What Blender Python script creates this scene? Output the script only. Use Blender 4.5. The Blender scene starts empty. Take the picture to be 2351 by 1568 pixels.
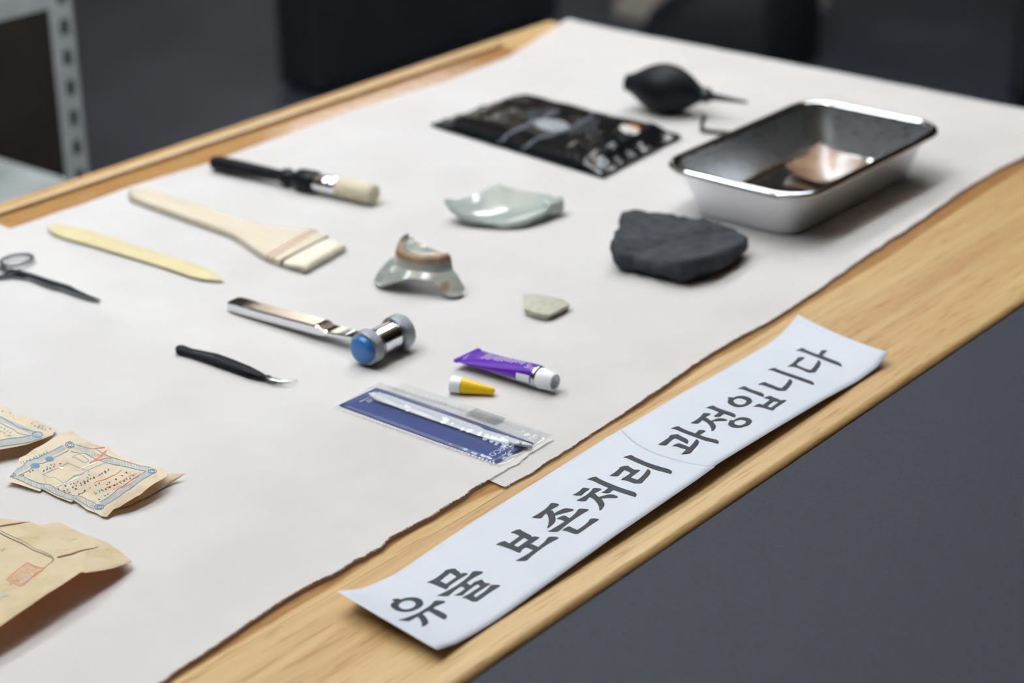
import bpy, bmesh, math, random
from mathutils import Vector, Matrix, noise
from mathutils.geometry import tessellate_polygon

# ------------------------------------------------------------------ camera
T = 0.75                      # height of the work table above the floor
EYE = 0.68                    # height of the lens above the table
IMG_W, IMG_H = 2351.0, 1568.0
FPX = 70.0 / 36.0 * IMG_W
AX_Y = Vector((0.63243856, -0.31926838, 0.70575433))    # table length axis seen from the lens
AX_X = Vector((0.77452704, 0.24726522, -0.58220939))    # table width axis
AX_Z = Vector((-0.01137255, -0.91483748, -0.40366206))  # up
scene = bpy.context.scene
cam_data = bpy.data.cameras.new('camera')
cam_data.sensor_width = 36.0
cam_data.lens = 70.0
cam_data.clip_start = 0.05
cam_data.dof.use_dof = True
cam_data.dof.focus_distance = 1.44
cam_data.dof.aperture_fstop = 4.5
cam = bpy.data.objects.new('camera', cam_data)
scene.collection.objects.link(cam)
def _row(i):
    return Vector((AX_X[i], AX_Y[i], AX_Z[i]))
cr, cd, cf = _row(0), _row(1), _row(2)
cam.matrix_world = Matrix(((cr.x, -cd.x, -cf.x, 0), (cr.y, -cd.y, -cf.y, 0),
                           (cr.z, -cd.z, -cf.z, T + EYE), (0, 0, 0, 1)))
scene.camera = cam

# ------------------------------------------------------------------ world, exposure
world = bpy.data.worlds.new('world')
scene.world = world
world.use_nodes = True
world.node_tree.nodes['Background'].inputs[0].default_value = (0.55, 0.6, 0.68, 1)
world.node_tree.nodes['Background'].inputs[1].default_value = 0.25
vs = scene.view_settings
vs.view_transform = 'Standard'
vs.look = 'None'
vs.gamma = 1.0
vs.use_curve_mapping = False
vs.exposure = 0.21

# ------------------------------------------------------------------ helpers
C = scene.collection
ORG = {}
RND = random.Random(7)

def at(px, py, h=0.0):
    """point h above the table top that lies under a spot of the photograph"""
    r = Vector((px - IMG_W / 2, py - IMG_H / 2, FPX))
    t = -(EYE - h) / r.dot(AX_Z)
    return Vector((r.dot(AX_X) * t, r.dot(AX_Y) * t, T + h))

def lerp(a, b, t): return a + (b - a) * t
def smooth(t):
    t = max(0.0, min(1.0, t)); return t * t * (3 - 2 * t)
def interp(tab, x):
    if x <= tab[0][0]: return tab[0][1]
    for (a, u), (b, v) in zip(tab, tab[1:]):
        if x <= b: return u + (v - u) * (x - a) / (b - a)
    return tab[-1][1]
def nz(x, y=0.0, z=0.0): return noise.noise(Vector((x, y, z)))

def tag(o, label=None, cat=None, group=None, kind=None):
    if label: o['label'] = label
    if cat: o['category'] = cat
    if group: o['group'] = group
    if kind: o['kind'] = kind
    return o

def thing(name, loc, label, cat, group=None):
    o = bpy.data.objects.new(name, None)
    o.empty_display_size = 0.02
    C.objects.link(o)
    o.location = loc
    ORG[o.name] = Vector(loc)
    return tag(o, label, cat, group)

def mesh(name, verts, faces, mat, parent=None, loc=None, smooth_=True, uv=None, solid=0.0, bevel=0.0, sub=0, angle=None):
    """verts in world metres; becomes one mesh object, child of parent or standing at loc"""
    o_loc = ORG[parent.name] if parent else Vector(loc if loc is not None else (0, 0, 0))
    me = bpy.data.meshes.new(name)
    me.from_pydata([tuple(Vector(v) - o_loc) for v in verts], [], faces)
    if uv:
        lay = me.uv_layers.new(name='UVMap')
        for poly in me.polygons:
            for li in poly.loop_indices:
                lay.data[li].uv = uv[me.loops[li].vertex_index]
    me.validate()
    if angle is not None:
        bm = bmesh.new(); bm.from_mesh(me)
        bmesh.ops.remove_doubles(bm, verts=bm.verts, dist=1e-6)
        bmesh.ops.recalc_face_normals(bm, faces=bm.faces)
        bm.normal_update()
        for e in bm.edges:
            if len(e.link_faces) == 2 and e.calc_face_angle(0) > math.radians(angle): e.smooth = False
        bm.to_mesh(me); bm.free()
    for p in me.polygons: p.use_smooth = smooth_
    me.materials.append(mat)
    o = bpy.data.objects.new(name, me)
    C.objects.link(o)
    if parent:
        o.parent = parent
    else:
        o.location = o_loc
    ORG[o.name] = o_loc
    if solid:
        m = o.modifiers.new('thickness', 'SOLIDIFY'); m.thickness = abs(solid); m.offset = -1.0 if solid > 0 else 1.0
    if bevel:
        m = o.modifiers.new('bevel', 'BEVEL'); m.width = bevel; m.segments = 3; m.limit_method = 'ANGLE'; m.angle_limit = math.radians(40)
    if sub:
        m = o.modifiers.new('subdivision', 'SUBSURF'); m.levels = sub; m.render_levels = sub
    return o

def box_v(x0, x1, y0, y1, z0, z1):
    v = [(x, y, z) for z in (z0, z1) for y in (y0, y1) for x in (x0, x1)]
    f = [(0, 2, 3, 1), (4, 5, 7, 6), (0, 1, 5, 4), (2, 6, 7, 3), (0, 4, 6, 2), (1, 3, 7, 5)]
    return v, f
def join(*parts):
    V, F = [], []
    for v, f in parts:
        n = len(V); V += [Vector(p) for p in v]; F += [tuple(i + n for i in q) for q in f]
    return V, F
def box(name, x0, x1, y0, y1, z0, z1, mat, parent=None, loc=None, bevel=0.0):
    v, f = box_v(x0, x1, y0, y1, z0, z1)
    return mesh(name, v, f, mat, parent, loc, smooth_=False, bevel=bevel)

def frame(a, b, upv=(0, 0, 1)):
    """matrix with x along a->b"""
    x = (Vector(b) - Vector(a)).normalized()
    y = Vector(upv).cross(x).normalized()
    z = x.cross(y)
    return Matrix(((x.x, y.x, z.x, a[0]), (x.y, y.y, z.y, a[1]), (x.z, y.z, z.z, a[2]), (0, 0, 0, 1)))

def lathe(a, b, prof, seg=40, cap=True, sy=1.0, sz=1.0):
    """prof: (metres along a->b, radius)"""
    M = frame(a, b)
    V, F = [], []
    for t, r in prof:
        for k in range(seg):
            w = 2 * math.pi * k / seg
            V.append(M @ Vector((t, r * math.cos(w) * sy, r * math.sin(w) * sz)))
    for i in range(len(prof) - 1):
        for k in range(seg):
            k2 = (k + 1) % seg
            F.append((i * seg + k, i * seg + k2, (i + 1) * seg + k2, (i + 1) * seg + k))
    if cap:
        F.append(tuple(range(seg - 1, -1, -1)))
        n = (len(prof) - 1) * seg
        F.append(tuple(range(n, n + seg)))
    return V, F

def prism(pts, z0, z1):
    """flat outline (world x, y) between two heights; z may be functions of (x, y)"""
    f0 = z0 if callable(z0) else (lambda x, y: z0)
    f1 = z1 if callable(z1) else (lambda x, y: z1)
    n = len(pts)
    V = [(p[0], p[1], f0(p[0], p[1])) for p in pts] + [(p[0], p[1], f1(p[0], p[1])) for p in pts]
    tri = tessellate_polygon([[Vector((p[0], p[1], 0)) for p in pts]])
    F = []
    for t in tri:
        a, b, c = (Vector((pts[i][0], pts[i][1], 0)) for i in t)
        if (b - a).cross(c - a).z < 0: t = (t[0], t[2], t[1])
        F.append(tuple(i + n for i in t)); F.append((t[0], t[2], t[1]))
    area = sum(pts[i][0] * pts[(i + 1) % n][1] - pts[(i + 1) % n][0] * pts[i][1] for i in range(n))
    for i in range(n):
        j = (i + 1) % n
        F.append((i, j, j + n, i + n) if area > 0 else (j, i, i + n, j + n))
    return V, F

def tube(points, rad, seg=10, closed=False):
    V, F = [], []
    P = [Vector(p) for p in points]
    n = len(P)
    for i, p in enumerate(P):
        if closed: d = P[(i + 1) % n] - P[i - 1]
        else: d = P[min(i + 1, n - 1)] - P[max(i - 1, 0)]
        d.normalize()
        u = Vector((0, 0, 1)).cross(d)
        if u.length < 1e-4: u = Vector((1, 0, 0)).cross(d)
        u.normalize(); w = d.cross(u)
        r = rad(i / max(1, n - 1)) if callable(rad) else rad
        for k in range(seg):
            a = 2 * math.pi * k / seg
            V.append(p + u * (r * math.cos(a)) + w * (r * math.sin(a)))
    m = n if closed else n - 1
    for i in range(m):
        for k in range(seg):
            k2 = (k + 1) % seg; j = (i + 1) % n
            F.append((i * seg + k, i * seg + k2, j * seg + k2, j * seg + k))
    if not closed:
        F.append(tuple(range(seg - 1, -1, -1))); F.append(tuple(range((n - 1) * seg, n * seg)))
    return V, F

def grid(fn, nu, nv, us=None, vs_=None):
    us = us or [i / nu for i in range(nu + 1)]
    vs_ = vs_ or [j / nv for j in range(nv + 1)]
    V = [fn(u, v) for v in vs_ for u in us]
    n = len(us)
    F = [(j * n + i, j * n + i + 1, (j + 1) * n + i + 1, (j + 1) * n + i) for j in range(len(vs_) - 1) for i in range(n - 1)]
    UV = [(u, v) for v in vs_ for u in us]
    return V, F, UV

def poly_at(pl, t):
    """point at fraction t along a polyline by arc length"""
    L = [0.0]
    for a, b in zip(pl, pl[1:]): L.append(L[-1] + (Vector(b) - Vector(a)).length)
    s = t * L[-1]
    for i in range(len(pl) - 1):
        if s <= L[i + 1] + 1e-12:
            k = (s - L[i]) / max(1e-9, L[i + 1] - L[i])
            return Vector(pl[i]).lerp(Vector(pl[i + 1]), k)
    return Vector(pl[-1])

def coons(bottom, top, left, right):
    """patch between four polylines: bottom/top run with u, left/right run with v"""
    p00, p10, p01, p11 = Vector(bottom[0]), Vector(bottom[-1]), Vector(top[0]), Vector(top[-1])
    def f(u, v):
        return (poly_at(bottom, u) * (1 - v) + poly_at(top, u) * v + poly_at(left, v) * (1 - u) + poly_at(right, v) * u
                - (p00 * (1 - u) * (1 - v) + p10 * u * (1 - v) + p01 * (1 - u) * v + p11 * u * v))
    return f

class Multi(list):
    """several small outlines that make one mark"""
def decal(fn, polys, lift=0.0003, maxlen=0.05):
    """printed shapes: polygons (lists of contours) in u, v laid on the surface fn"""
    V, F = [], []
    for cont in [c for q in polys for c in (q if isinstance(q, Multi) else [q])]:
        pts = [Vector((p[0], p[1], 0)) for c in cont for p in c]
        tris = [tuple(pts[i] for i in t) for t in tessellate_polygon([[Vector((p[0], p[1], 0)) for p in c] for c in cont])]
        stack = list(tris); done = []
        while stack:
            a, b, c = stack.pop()
            es = [((b - a).length, 0), ((c - b).length, 1), ((a - c).length, 2)]
            m, k = max(es)
            if m > maxlen:
                if k == 0: d = (a + b) / 2; stack += [(a, d, c), (d, b, c)]
                elif k == 1: d = (b + c) / 2; stack += [(a, b, d), (a, d, c)]
                else: d = (c + a) / 2; stack += [(a, b, d), (d, b, c)]
            else: done.append((a, b, c))
        for t in done:
            n = len(V)
            q = [fn(p.x, p.y) for p in t]
            if (q[1] - q[0]).cross(q[2] - q[0]).z < 0: q = [q[0], q[2], q[1]]
            V += [p + Vector((0, 0, lift)) for p in q]
            F.append((n, n + 1, n + 2))
    return V, F

def rect(u0, v0, u1, v1): return [[(u0, v0), (u1, v0), (u1, v1), (u0, v1)]]
def stroke(pts, w):
    """open polyline of width w as one contour"""
    P = [Vector((p[0], p[1], 0)) for p in pts]
    l, r = [], []
    for i, p in enumerate(P):
        d = (P[min(i + 1, len(P) - 1)] - P[max(i - 1, 0)]).normalized()
        n = Vector((-d.y, d.x, 0)) * w / 2
        l.append((p.x + n.x, p.y + n.y)); r.append((p.x - n.x, p.y - n.y))
    return [l + r[::-1]]

def text_polys(s, size=1.0):
    """triangles of a line of lettering as little polygons, x to the right, y up"""
    cu = bpy.data.curves.new('lettering', 'FONT')
    cu.body = s; cu.size = size
    o = bpy.data.objects.new('lettering', cu)
    C.objects.link(o)
    dg = bpy.context.evaluated_depsgraph_get()
    me = o.evaluated_get(dg).to_mesh()
    out = [[[(me.vertices[i].co.x, me.vertices[i].co.y) for i in p.vertices]] for p in me.polygons]
    o.evaluated_get(dg).to_mesh_clear()
    bpy.data.objects.remove(o); bpy.data.curves.remove(cu)
    return out
def place_polys(polys, fn):
    return [[[fn(x, y) for x, y in c] for c in cont] for cont in polys]

# ------------------------------------------------------------------ materials
MATS = {}
class NT:
    def __init__(s, name):
        s.m = bpy.data.materials.new(name); s.m.use_nodes = True
        s.t = s.m.node_tree; s.b = s.t.nodes['Principled BSDF']; s.out = s.t.nodes['Material Output']
        MATS[name] = s.m
    def n(s, typ, **kw):
        o = s.t.nodes.new(typ)
        for k, v in kw.items(): setattr(o, k, v)
        return o
    def l(s, a, b): s.t.links.new(a, b)
    def coord(s, scale=(1, 1, 1), kind='Object', rot=(0, 0, 0)):
        c = s.n('ShaderNodeTexCoord'); mp = s.n('ShaderNodeMapping')
        mp.inputs['Scale'].default_value = scale; mp.inputs['Rotation'].default_value = rot
        s.l(c.outputs[kind], mp.inputs[0]); return mp.outputs[0]
    def noise(s, vec, scale, detail=4, rough=0.55):
        o = s.n('ShaderNodeTexNoise'); o.inputs['Scale'].default_value = scale
        o.inputs['Detail'].default_value = detail; o.inputs['Roughness'].default_value = rough
        s.l(vec, o.inputs['Vector']); return o.outputs[0]
    def ramp(s, fac, stops):
        o = s.n('ShaderNodeValToRGB'); e = o.color_ramp.elements
        e[0].position, e[0].color = stops[0][0], (*stops[0][1], 1)
        e[1].position, e[1].color = stops[-1][0], (*stops[-1][1], 1)
        for p, c in stops[1:-1]:
            x = e.new(p); x.color = (*c, 1)
        s.l(fac, o.inputs[0]); return o.outputs[0]
    def mix(s, fac, a, b, mode='MIX'):
        o = s.n('ShaderNodeMix', data_type='RGBA', blend_type=mode)
        for sock, v in ((o.inputs[0], fac), (o.inputs[6], a), (o.inputs[7], b)):
            if hasattr(v, 'is_linked'): s.l(v, sock)
            elif isinstance(v, (int, float)): sock.default_value = v
            else: sock.default_value = (*v, 1)
        return o.outputs[2]
    def bump(s, height, strength, dist=0.001):
        o = s.n('ShaderNodeBump'); o.inputs['Strength'].default_value = strength; o.inputs['Distance'].default_value = dist
        s.l(height, o.inputs['Height']); s.l(o.outputs[0], s.b.inputs['Normal']); return o
    def set(s, **kw):
        for k, v in kw.items():
            i = s.b.inputs[k.replace('_', ' ')]
            if hasattr(v, 'is_linked'): s.l(v, i)
            elif isinstance(v, tuple): i.default_value = (*v, 1) if len(v) == 3 else v
            else: i.default_value = v
        return s.m

def srgb(r, g, b):
    f = lambda c: (c / 255 / 12.92) if c <= 10 else ((c / 255 + 0.055) / 1.055) ** 2.4
    return (f(r), f(g), f(b))

def plain(name, col, rough=0.5, metal=0.0, var=0.08, vscale=60, bump=0.0, bscale=200, **kw):
    k = NT(name)
    v = k.coord()
    a = tuple(max(0, c * (1 - var)) for c in col); b = tuple(min(1, c * (1 + var)) for c in col)
    col_s = k.ramp(k.noise(v, vscale), [(0.3, a), (0.7, b)])
    if bump: k.bump(k.noise(v, bscale, 5), bump)
    return k.set(Base_Color=col_s, Roughness=rough, Metallic=metal, **kw)

def wood(name, c0, c1, c2, var=0.25, rough=0.45, pores=True):
    k = NT(name)
    info = k.n('ShaderNodeObjectInfo')
    off = k.n('ShaderNodeVectorMath', operation='SCALE'); off.inputs[0].default_value = (31.7, 17.3, 11.9)
    k.l(info.outputs['Random'], off.inputs['Scale'])
    c = k.n('ShaderNodeTexCoord'); add = k.n('ShaderNodeVectorMath', operation='ADD')
    k.l(c.outputs['Object'], add.inputs[0]); k.l(off.outputs[0], add.inputs[1])
    mp = k.n('ShaderNodeMapping'); mp.inputs['Scale'].default_value = (60, 2.6, 60); k.l(add.outputs[0], mp.inputs[0])
    g = k.noise(mp.outputs[0], 2.0, 6, 0.6)
    mp2 = k.n('ShaderNodeMapping'); mp2.inputs['Scale'].default_value = (420, 22, 420); k.l(add.outputs[0], mp2.inputs[0])
    p = k.noise(mp2.outputs[0], 1.0, 2, 0.5)
    mp3 = k.n('ShaderNodeMapping'); mp3.inputs['Scale'].default_value = (22, 1.3, 22); k.l(add.outputs[0], mp3.inputs[0])
    patch = k.noise(mp3.outputs[0], 1.0, 2, 0.5)
    col = k.ramp(g, [(0.25, c0), (0.5, c1), (0.75, c2)])
    col = k.mix(k.ramp(patch, [(0.40, (0, 0, 0)), (0.62, (1, 1, 1))]), col, k.mix(1.0, col, (0.90, 0.80, 0.75), 'MULTIPLY'))
    if pores:
        pm = k.ramp(p, [(0.58, (0, 0, 0)), (0.68, (0.8, 0.8, 0.8))])
        col = k.mix(pm, col, k.mix(1.0, col, (0.74, 0.58, 0.46), 'MULTIPLY'))
    tint = k.n('ShaderNodeMapRange'); k.l(info.outputs['Random'], tint.inputs[0])
    tint.inputs[3].default_value = 1 - var; tint.inputs[4].default_value = 1.0
    col = k.mix(1.0, col, k_rgb(k, tint.outputs[0]), 'MULTIPLY')
    k.bump(p, 0.15, 0.0004)
    return k.set(Base_Color=col, Roughness=rough, Coat_Weight=0.15, Coat_Roughness=0.25)
def k_rgb(k, val):
    o = k.n('ShaderNodeCombineColor')
    for i in range(3): k.l(val, o.inputs[i])
    return o.outputs[0]

def film(name, tint=(1, 1, 1), rough=0.06, alpha=0.0, refl=1.0, body=(0.8, 0.8, 0.8)):
    """clear plastic: transparent body with a glossy skin (and a little milkiness)"""
    k = NT(name)
    tr = k.n('ShaderNodeBsdfTransparent'); tr.inputs[0].default_value = (*tint, 1)
    gl = k.n('ShaderNodeBsdfGlossy'); gl.inputs['Roughness'].default_value = rough
    df = k.n('ShaderNodeBsdfDiffuse'); df.inputs[0].default_value = (*body, 1)
    fr = k.n('ShaderNodeFresnel'); fr.inputs[0].default_value = 1.45
    mu = k.n('ShaderNodeMath', operation='MULTIPLY'); mu.inputs[1].default_value = refl; k.l(fr.outputs[0], mu.inputs[0])
    m1 = k.n('ShaderNodeMixShader'); m1.inputs[0].default_value = alpha
    k.l(tr.outputs[0], m1.inputs[1]); k.l(df.outputs[0], m1.inputs[2])
    m2 = k.n('ShaderNodeMixShader'); k.l(mu.outputs[0], m2.inputs[0]); k.l(m1.outputs[0], m2.inputs[1]); k.l(gl.outputs[0], m2.inputs[2])
    nb = k.n('ShaderNodeBump'); nb.inputs['Strength'].default_value = 0.25; nb.inputs['Distance'].default_value = 0.002
    k.l(k.noise(k.coord((1, 2.2, 1)), 26, 1), nb.inputs['Height']); k.l(nb.outputs[0], gl.inputs['Normal'])
    k.l(m2.outputs[0], k.out.inputs[0])
    return k.m

def emit(name, col, strength):
    k = NT(name)
    return k.set(Base_Color=(0.9, 0.9, 0.9), Emission_Color=col, Emission_Strength=strength)
LAMPS = [(-1.3, 0.15, 0.26, 1.2), (-1.3, 1.45, 0.26, 1.2), (-1.3, 2.8, 0.26, 1.0), (-2.25, 0.15, 0.26, 1.2), (-2.25, 1.5, 0.26, 1.2), (-2.25, 3.35, 0.26, 1.2), (-4.6, 1.75, 0.26, 1.2), (-6.0, 6.3, 0.26, 1.2)]  # last two lamps added: floor fill, and ceiling glow for reflections

# ------------------------------------------------------------------ the room
M_floor = plain('floor_paint', srgb(58, 63, 73), rough=0.5, var=0.18, vscale=3.0)
M_wall = plain('wall_plaster', srgb(92, 82, 72), rough=0.8, var=0.05, vscale=2)
M_wallwood = wood('wall_panelling', srgb(120, 92, 66), srgb(140, 108, 78), srgb(158, 122, 90), pores=False)
M_ceil = plain('ceiling_board', srgb(205, 180, 156), rough=0.9, var=0.04, vscale=2)
RX0, RX1, RY0, RY1, RZ = -7.0, 3.2, -3.0, 8.2, 3.15
def struct(name, *a, **k): return tag(box(name, *a, **k), kind='structure')
struct('floor', RX0 - .1, RX1 + .1, RY0 - .1, RY1 + .1, -0.1, 0.0, M_floor)
struct('ceiling', RX0 - .1, RX1 + .1, RY0 - .1, RY1 + .1, RZ, RZ + 0.1, M_ceil)
struct('wall_left', RX0 - .1, RX0, RY0, RY1, 0, RZ, M_wall)
struct('wall_right', RX1, RX1 + .1, RY0, RY1, 0, RZ, M_wall)
struct('wall_back', RX0, RX1, RY1, RY1 + .1, 0, RZ, M_wall)
struct('wall_front', RX0, RX1, RY0 - .1, RY0, 0, RZ, M_wall)

# ------------------------------------------------------------------ ceiling lamps (last two and all upper glows added)
M_lampbody = plain('lamp_housing', srgb(225, 226, 228), rough=0.4)
M_lamp = emit('lamp_diffuser', (0.86, 0.965, 1.04), 11.6)
M_lampup = emit('added_uplight_glow', (0.86, 0.965, 1.04), 20)  # upward glow added to brighten the ceiling for reflections and fill
LZ = 2.70
LAMP_AT = ['over the near end of the wooden table', 'over the middle of the wooden table', 'beyond the far end of the wooden table', 'left of the table, level with its near end',
           'left of the table, level with its middle', 'left of the table, beyond its far end', 'over the steel shelf rack side of the room, added to light the floor', 'over the storage trunk side of the room, added to light the ceiling']
def ceiling_lamp(x, y, lx, ly, label):
    """long pendant luminaire with a lower diffuser and an added upper glow"""
    t = thing('ceiling_light', (x, y, LZ), label, 'ceiling light', 'pendant lights over the tables')
    z0, z1 = LZ, LZ + .06
    v, f = join(box_v(x - lx / 2 - .012, x - lx / 2, y - ly / 2 - .012, y + ly / 2 + .012, z0, z1),
                box_v(x + lx / 2, x + lx / 2 + .012, y - ly / 2 - .012, y + ly / 2 + .012, z0, z1),
                box_v(x - lx / 2, x + lx / 2, y - ly / 2 - .012, y - ly / 2, z0, z1),
                box_v(x - lx / 2, x + lx / 2, y + ly / 2, y + ly / 2 + .012, z0, z1))
    mesh('housing', v, f, M_lampbody, t, smooth_=False)
    box('diffuser', x - lx / 2, x + lx / 2, y - ly / 2, y + ly / 2, z0 + .008, z0 + .02, M_lamp, t)
    box('added_uplight', x - lx / 2, x + lx / 2, y - ly / 2, y + ly / 2, z1 - .02, z1 - .008, M_lampup, t)
    for q in (-.4, .4):
        v, f = lathe((x + lx / 2 + .006, y + q * ly, z1), (x + lx / 2 + .006, y + q * ly, RZ), [(0, .003), (RZ - z1 - .01, .003), (RZ - z1 - .01, .02), (RZ - z1, .02)], 10)
        mesh('rod', v, f, M_lampbody, t, angle=40)
for i, (x, y, lx, ly) in enumerate(LAMPS):
    ceiling_lamp(x, y, lx, ly, 'long white pendant light hung ' + LAMP_AT[i])

# ------------------------------------------------------------------ work table
M_wood = wood('rubberwood', srgb(188, 156, 104), srgb(202, 170, 116), srgb(214, 184, 132), var=0.12)
TX0, TX1, TY0, TY1, TTH = -1.615, -0.681, 0.12, 2.037, 0.028
table = thing('work_table', ((TX0 + TX1) / 2, (TY0 + TY1) / 2, 0), 'long light wooden table lying under the white paper', 'table')
NPL = 14
pw = (TX1 - TX0) / NPL
for i in range(NPL):
    x0, x1 = TX0 + i * pw, TX0 + (i + 1) * pw
    R = 0.007
    prof = []
    def corner(cx, cz, a0):
        return [(cx + R * math.cos(math.radians(a0 + k * 15)), cz + R * math.sin(math.radians(a0 + k * 15))) for k in range(7)]
    g = 0.00012
    if i == NPL - 1:
        prof = [(x0 + g, T - TTH), ] + corner(x1 - R, T - TTH + R, -90) + corner(x1 - R, T - R, 0) + [(x1 - R - .0006, T), (x1 - R - .0012, T), (x0 + g, T)]
    elif i == 0:
        prof = [(x1 - g, T - TTH), (x1 - g, T), (x0 + R + .0012, T), (x0 + R + .0006, T)] + corner(x0 + R, T - R, 90) + corner(x0 + R, T - TTH + R, 180)
    else:
        prof = [(x0 + g, T - TTH), (x1 - g, T - TTH), (x1 - g, T), (x0 + g, T)]
    n = len(prof)
    V = [(x, TY0, z) for x, z in prof] + [(x, TY1, z) for x, z in prof]
    F = [tuple(range(n - 1, -1, -1))[::-1], tuple(range(2 * n - 1, n - 1, -1))] + [(j, (j + 1) % n, (j + 1) % n + n, j + n)[::-1] for j in range(n)]
    mesh('plank', V, F, M_wood, table, angle=35, smooth_=i in (0, NPL - 1))
for x in (TX0 + .06, TX1 - .06):
    for y in (TY0 + .06, TY1 - .06):
        box('leg', x - .03, x + .03, y - .03, y + .03, 0, T - TTH, M_wood, table)
for x in (TX0 + .06, TX1 - .06):
    box('apron', x - .012, x + .012, TY0 + .09, TY1 - .09, T - TTH - .09, T - TTH, M_wood, table)
for y in (TY0 + .06, TY1 - .06):
    box('apron', TX0 + .09, TX1 - .09, y - .012, y + .012, T - TTH - .09, T - TTH, M_wood, table)

# neighbouring dark table, its top a little higher
M_dark = plain('dark_grey_laminate', srgb(25, 33, 51), rough=0.65, var=0.28, vscale=420, bump=0.25, bscale=900)
M_blackmetal = plain('black_powder_coat', srgb(25, 26, 29), rough=0.45)
DX0, DX1, DY0, DY1, DZ = -0.6515, 0.45, 0.55, 2.45, T + 0.025
dt = thing('desk', ((DX0 + DX1) / 2, (DY0 + DY1) / 2, 0), 'dark grey speckled desk top pushed against the wooden table', 'desk')
box('desk_top', DX0, DX1, DY0, DY1, DZ - 0.025, DZ, M_dark, dt, bevel=0.0015)
for x in (DX0 + .08, DX1 - .08):
    for y in (DY0 + .08, DY1 - .08):
        box('leg', x - .02, x + .02, y - .02, y + .02, 0, DZ - 0.025, M_blackmetal, dt)

# ------------------------------------------------------------------ tinted film over the table
M_film = film('tinted_vinyl', tint=(0.84, 0.77, 0.71), rough=0.12, refl=0.6)  # brown tint darkens the wood under the film
MATR = [(392, 1568), (446, 1536), (531, 1485), (605, 1440), (701, 1383), (775, 1340), (813, 1313), (879, 1268), (945, 1223), (1000, 1195),
        (1100, 1143), (1185, 1108), (1227, 1089), (1270, 1066), (1313, 1038), (1368, 1000), (1480, 935), (1571, 873), (1628, 833), (1700, 798),
        (1748, 769), (1843, 708), (1904, 673), (1955, 641), (2025, 600), (2130, 530), (2240, 455), (2351, 385)]
matr = [(at(*p).y, at(*p).x) for p in MATR]
MZ = 0.0012
def film_pt(u, v):
    y = lerp(TY0 + .02, 1.90, v)
    x0 = -1.579 + 0.0015 * nz(y * 5, 3)
    x1 = interp(matr, y)
    x = lerp(x0, x1, u)
    e = min(u * (x1 - x0), (1 - u) * (x1 - x0))
    return Vector((x, y, T + 0.0009 + 0.0004 * nz(x * 9, y * 9) * smooth(e / .05)))
us = [0, .001, .002, .004, .01, .03, .1, .3, .6, .9, .97, .99, .996, .998, .999, 1]
v, f, uv = grid(film_pt, 0, 160, us=us)
mt = mesh('clear_film', v, f, M_film, None, (-1.2, 1.1, T))
tag(mt, 'brown-tinted plastic film spread on the wood, its edge showing past the white paper', 'plastic film')
# bead added along the film's far long side to catch a highlight
M_bead = plain('bead_vinyl', srgb(206, 180, 140), rough=0.16, Specular_IOR_Level=1.0, Coat_Weight=1.0, Coat_Roughness=0.05)
v, f = tube([(-1.579 + 0.0015 * nz(y * 5, 3), y, T + .0032) for y in [TY0 + .02 + k * (1.90 - TY0 - .02) / 120 for k in range(121)]], 0.0030, 12)
mesh('highlight_bead', v, f, M_bead, mt)

# ------------------------------------------------------------------ mulberry paper
k = NT('mulberry_paper')
vv = k.coord((1, 1, 1))
fib = k.noise(k.coord((500, 140, 500), rot=(0, 0, 0.6)), 1.0, 4, 0.65)
cloud = k.noise(vv, 9, 3)
col = k.ramp(cloud, [(0.3, srgb(226, 225, 226)), (0.7, srgb(236, 236, 238))])
k.bump(fib, 0.18, 0.0004)
# thin fibrous sheet: a little light passes through
tl = k.n('ShaderNodeBsdfTranslucent'); tl.inputs[0].default_value = (*srgb(226, 216, 204), 1)
mx = k.n('ShaderNodeMixShader'); mx.inputs[0].default_value = 0.32
k.l(k.b.outputs[0], mx.inputs[1]); k.l(tl.outputs[0], mx.inputs[2]); k.l(mx.outputs[0], k.out.inputs[0])
k.set(Base_Color=col, Roughness=0.9, Specular_IOR_Level=0.15)
M_hanji = k.m
PZ = 0.0022        # paper surface above the wood

NEARR = [(100, 1752), (250, 1650), (377, 1568), (428, 1531), (491, 1492), (576, 1433), (640, 1390), (704, 1352), (768, 1322), (810, 1297), (874, 1263),
         (895, 1241), (981, 1195), (1066, 1144), (1100, 1118), (1142, 1093), (1190, 1070), (1215, 1046), (1262, 1018)]
FARR = [(1170, 1113), (1217, 1089), (1249, 1066), (1281, 1047), (1313, 1028), (1353, 1000), (1480, 922), (1505, 903), (1571, 858), (1628, 819), (1690, 782),
        (1764, 743), (1827, 703), (1891, 661), (1917, 641), (2000, 583), (2103, 517), (2206, 443), (2289, 393), (2351, 364), (2430, 318)]
LIFT = 0.0014
def edge_tab(pl, h): return [(at(*p, h).y, at(*p, h).x) for p in pl]
near_r, far_r = edge_tab(NEARR, LIFT), edge_tab(FARR, LIFT)
near_l = [(0.1, -1.56), (0.8, -1.553), (1.05, -1.554), (1.1, -1.556)]
far_l = [(0.95, -1.540), (1.094, -1.538), (1.17, -1.533), (1.247, -1.535), (1.348, -1.528), (1.569, -1.535), (1.737, -1.527), (1.86, -1.535), (1.926, -1.553), (2.0, -1.575), (2.05, -1.588)]
def rough_edge(y, s):
    return 0.0013 * nz(y * 40, s) + 0.0011 * nz(y * 130, s + 5) + 0.0006 * nz(y * 420, s + 9)
US = [0, .0015, .004, .008, .015, .03, .05, .08, .12, .18, .25, .32, .4, .48, .56, .64, .72, .8, .86, .9, .93, .95, .965, .975, .983, .99, .9945, .9975, .999, 1]
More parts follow.
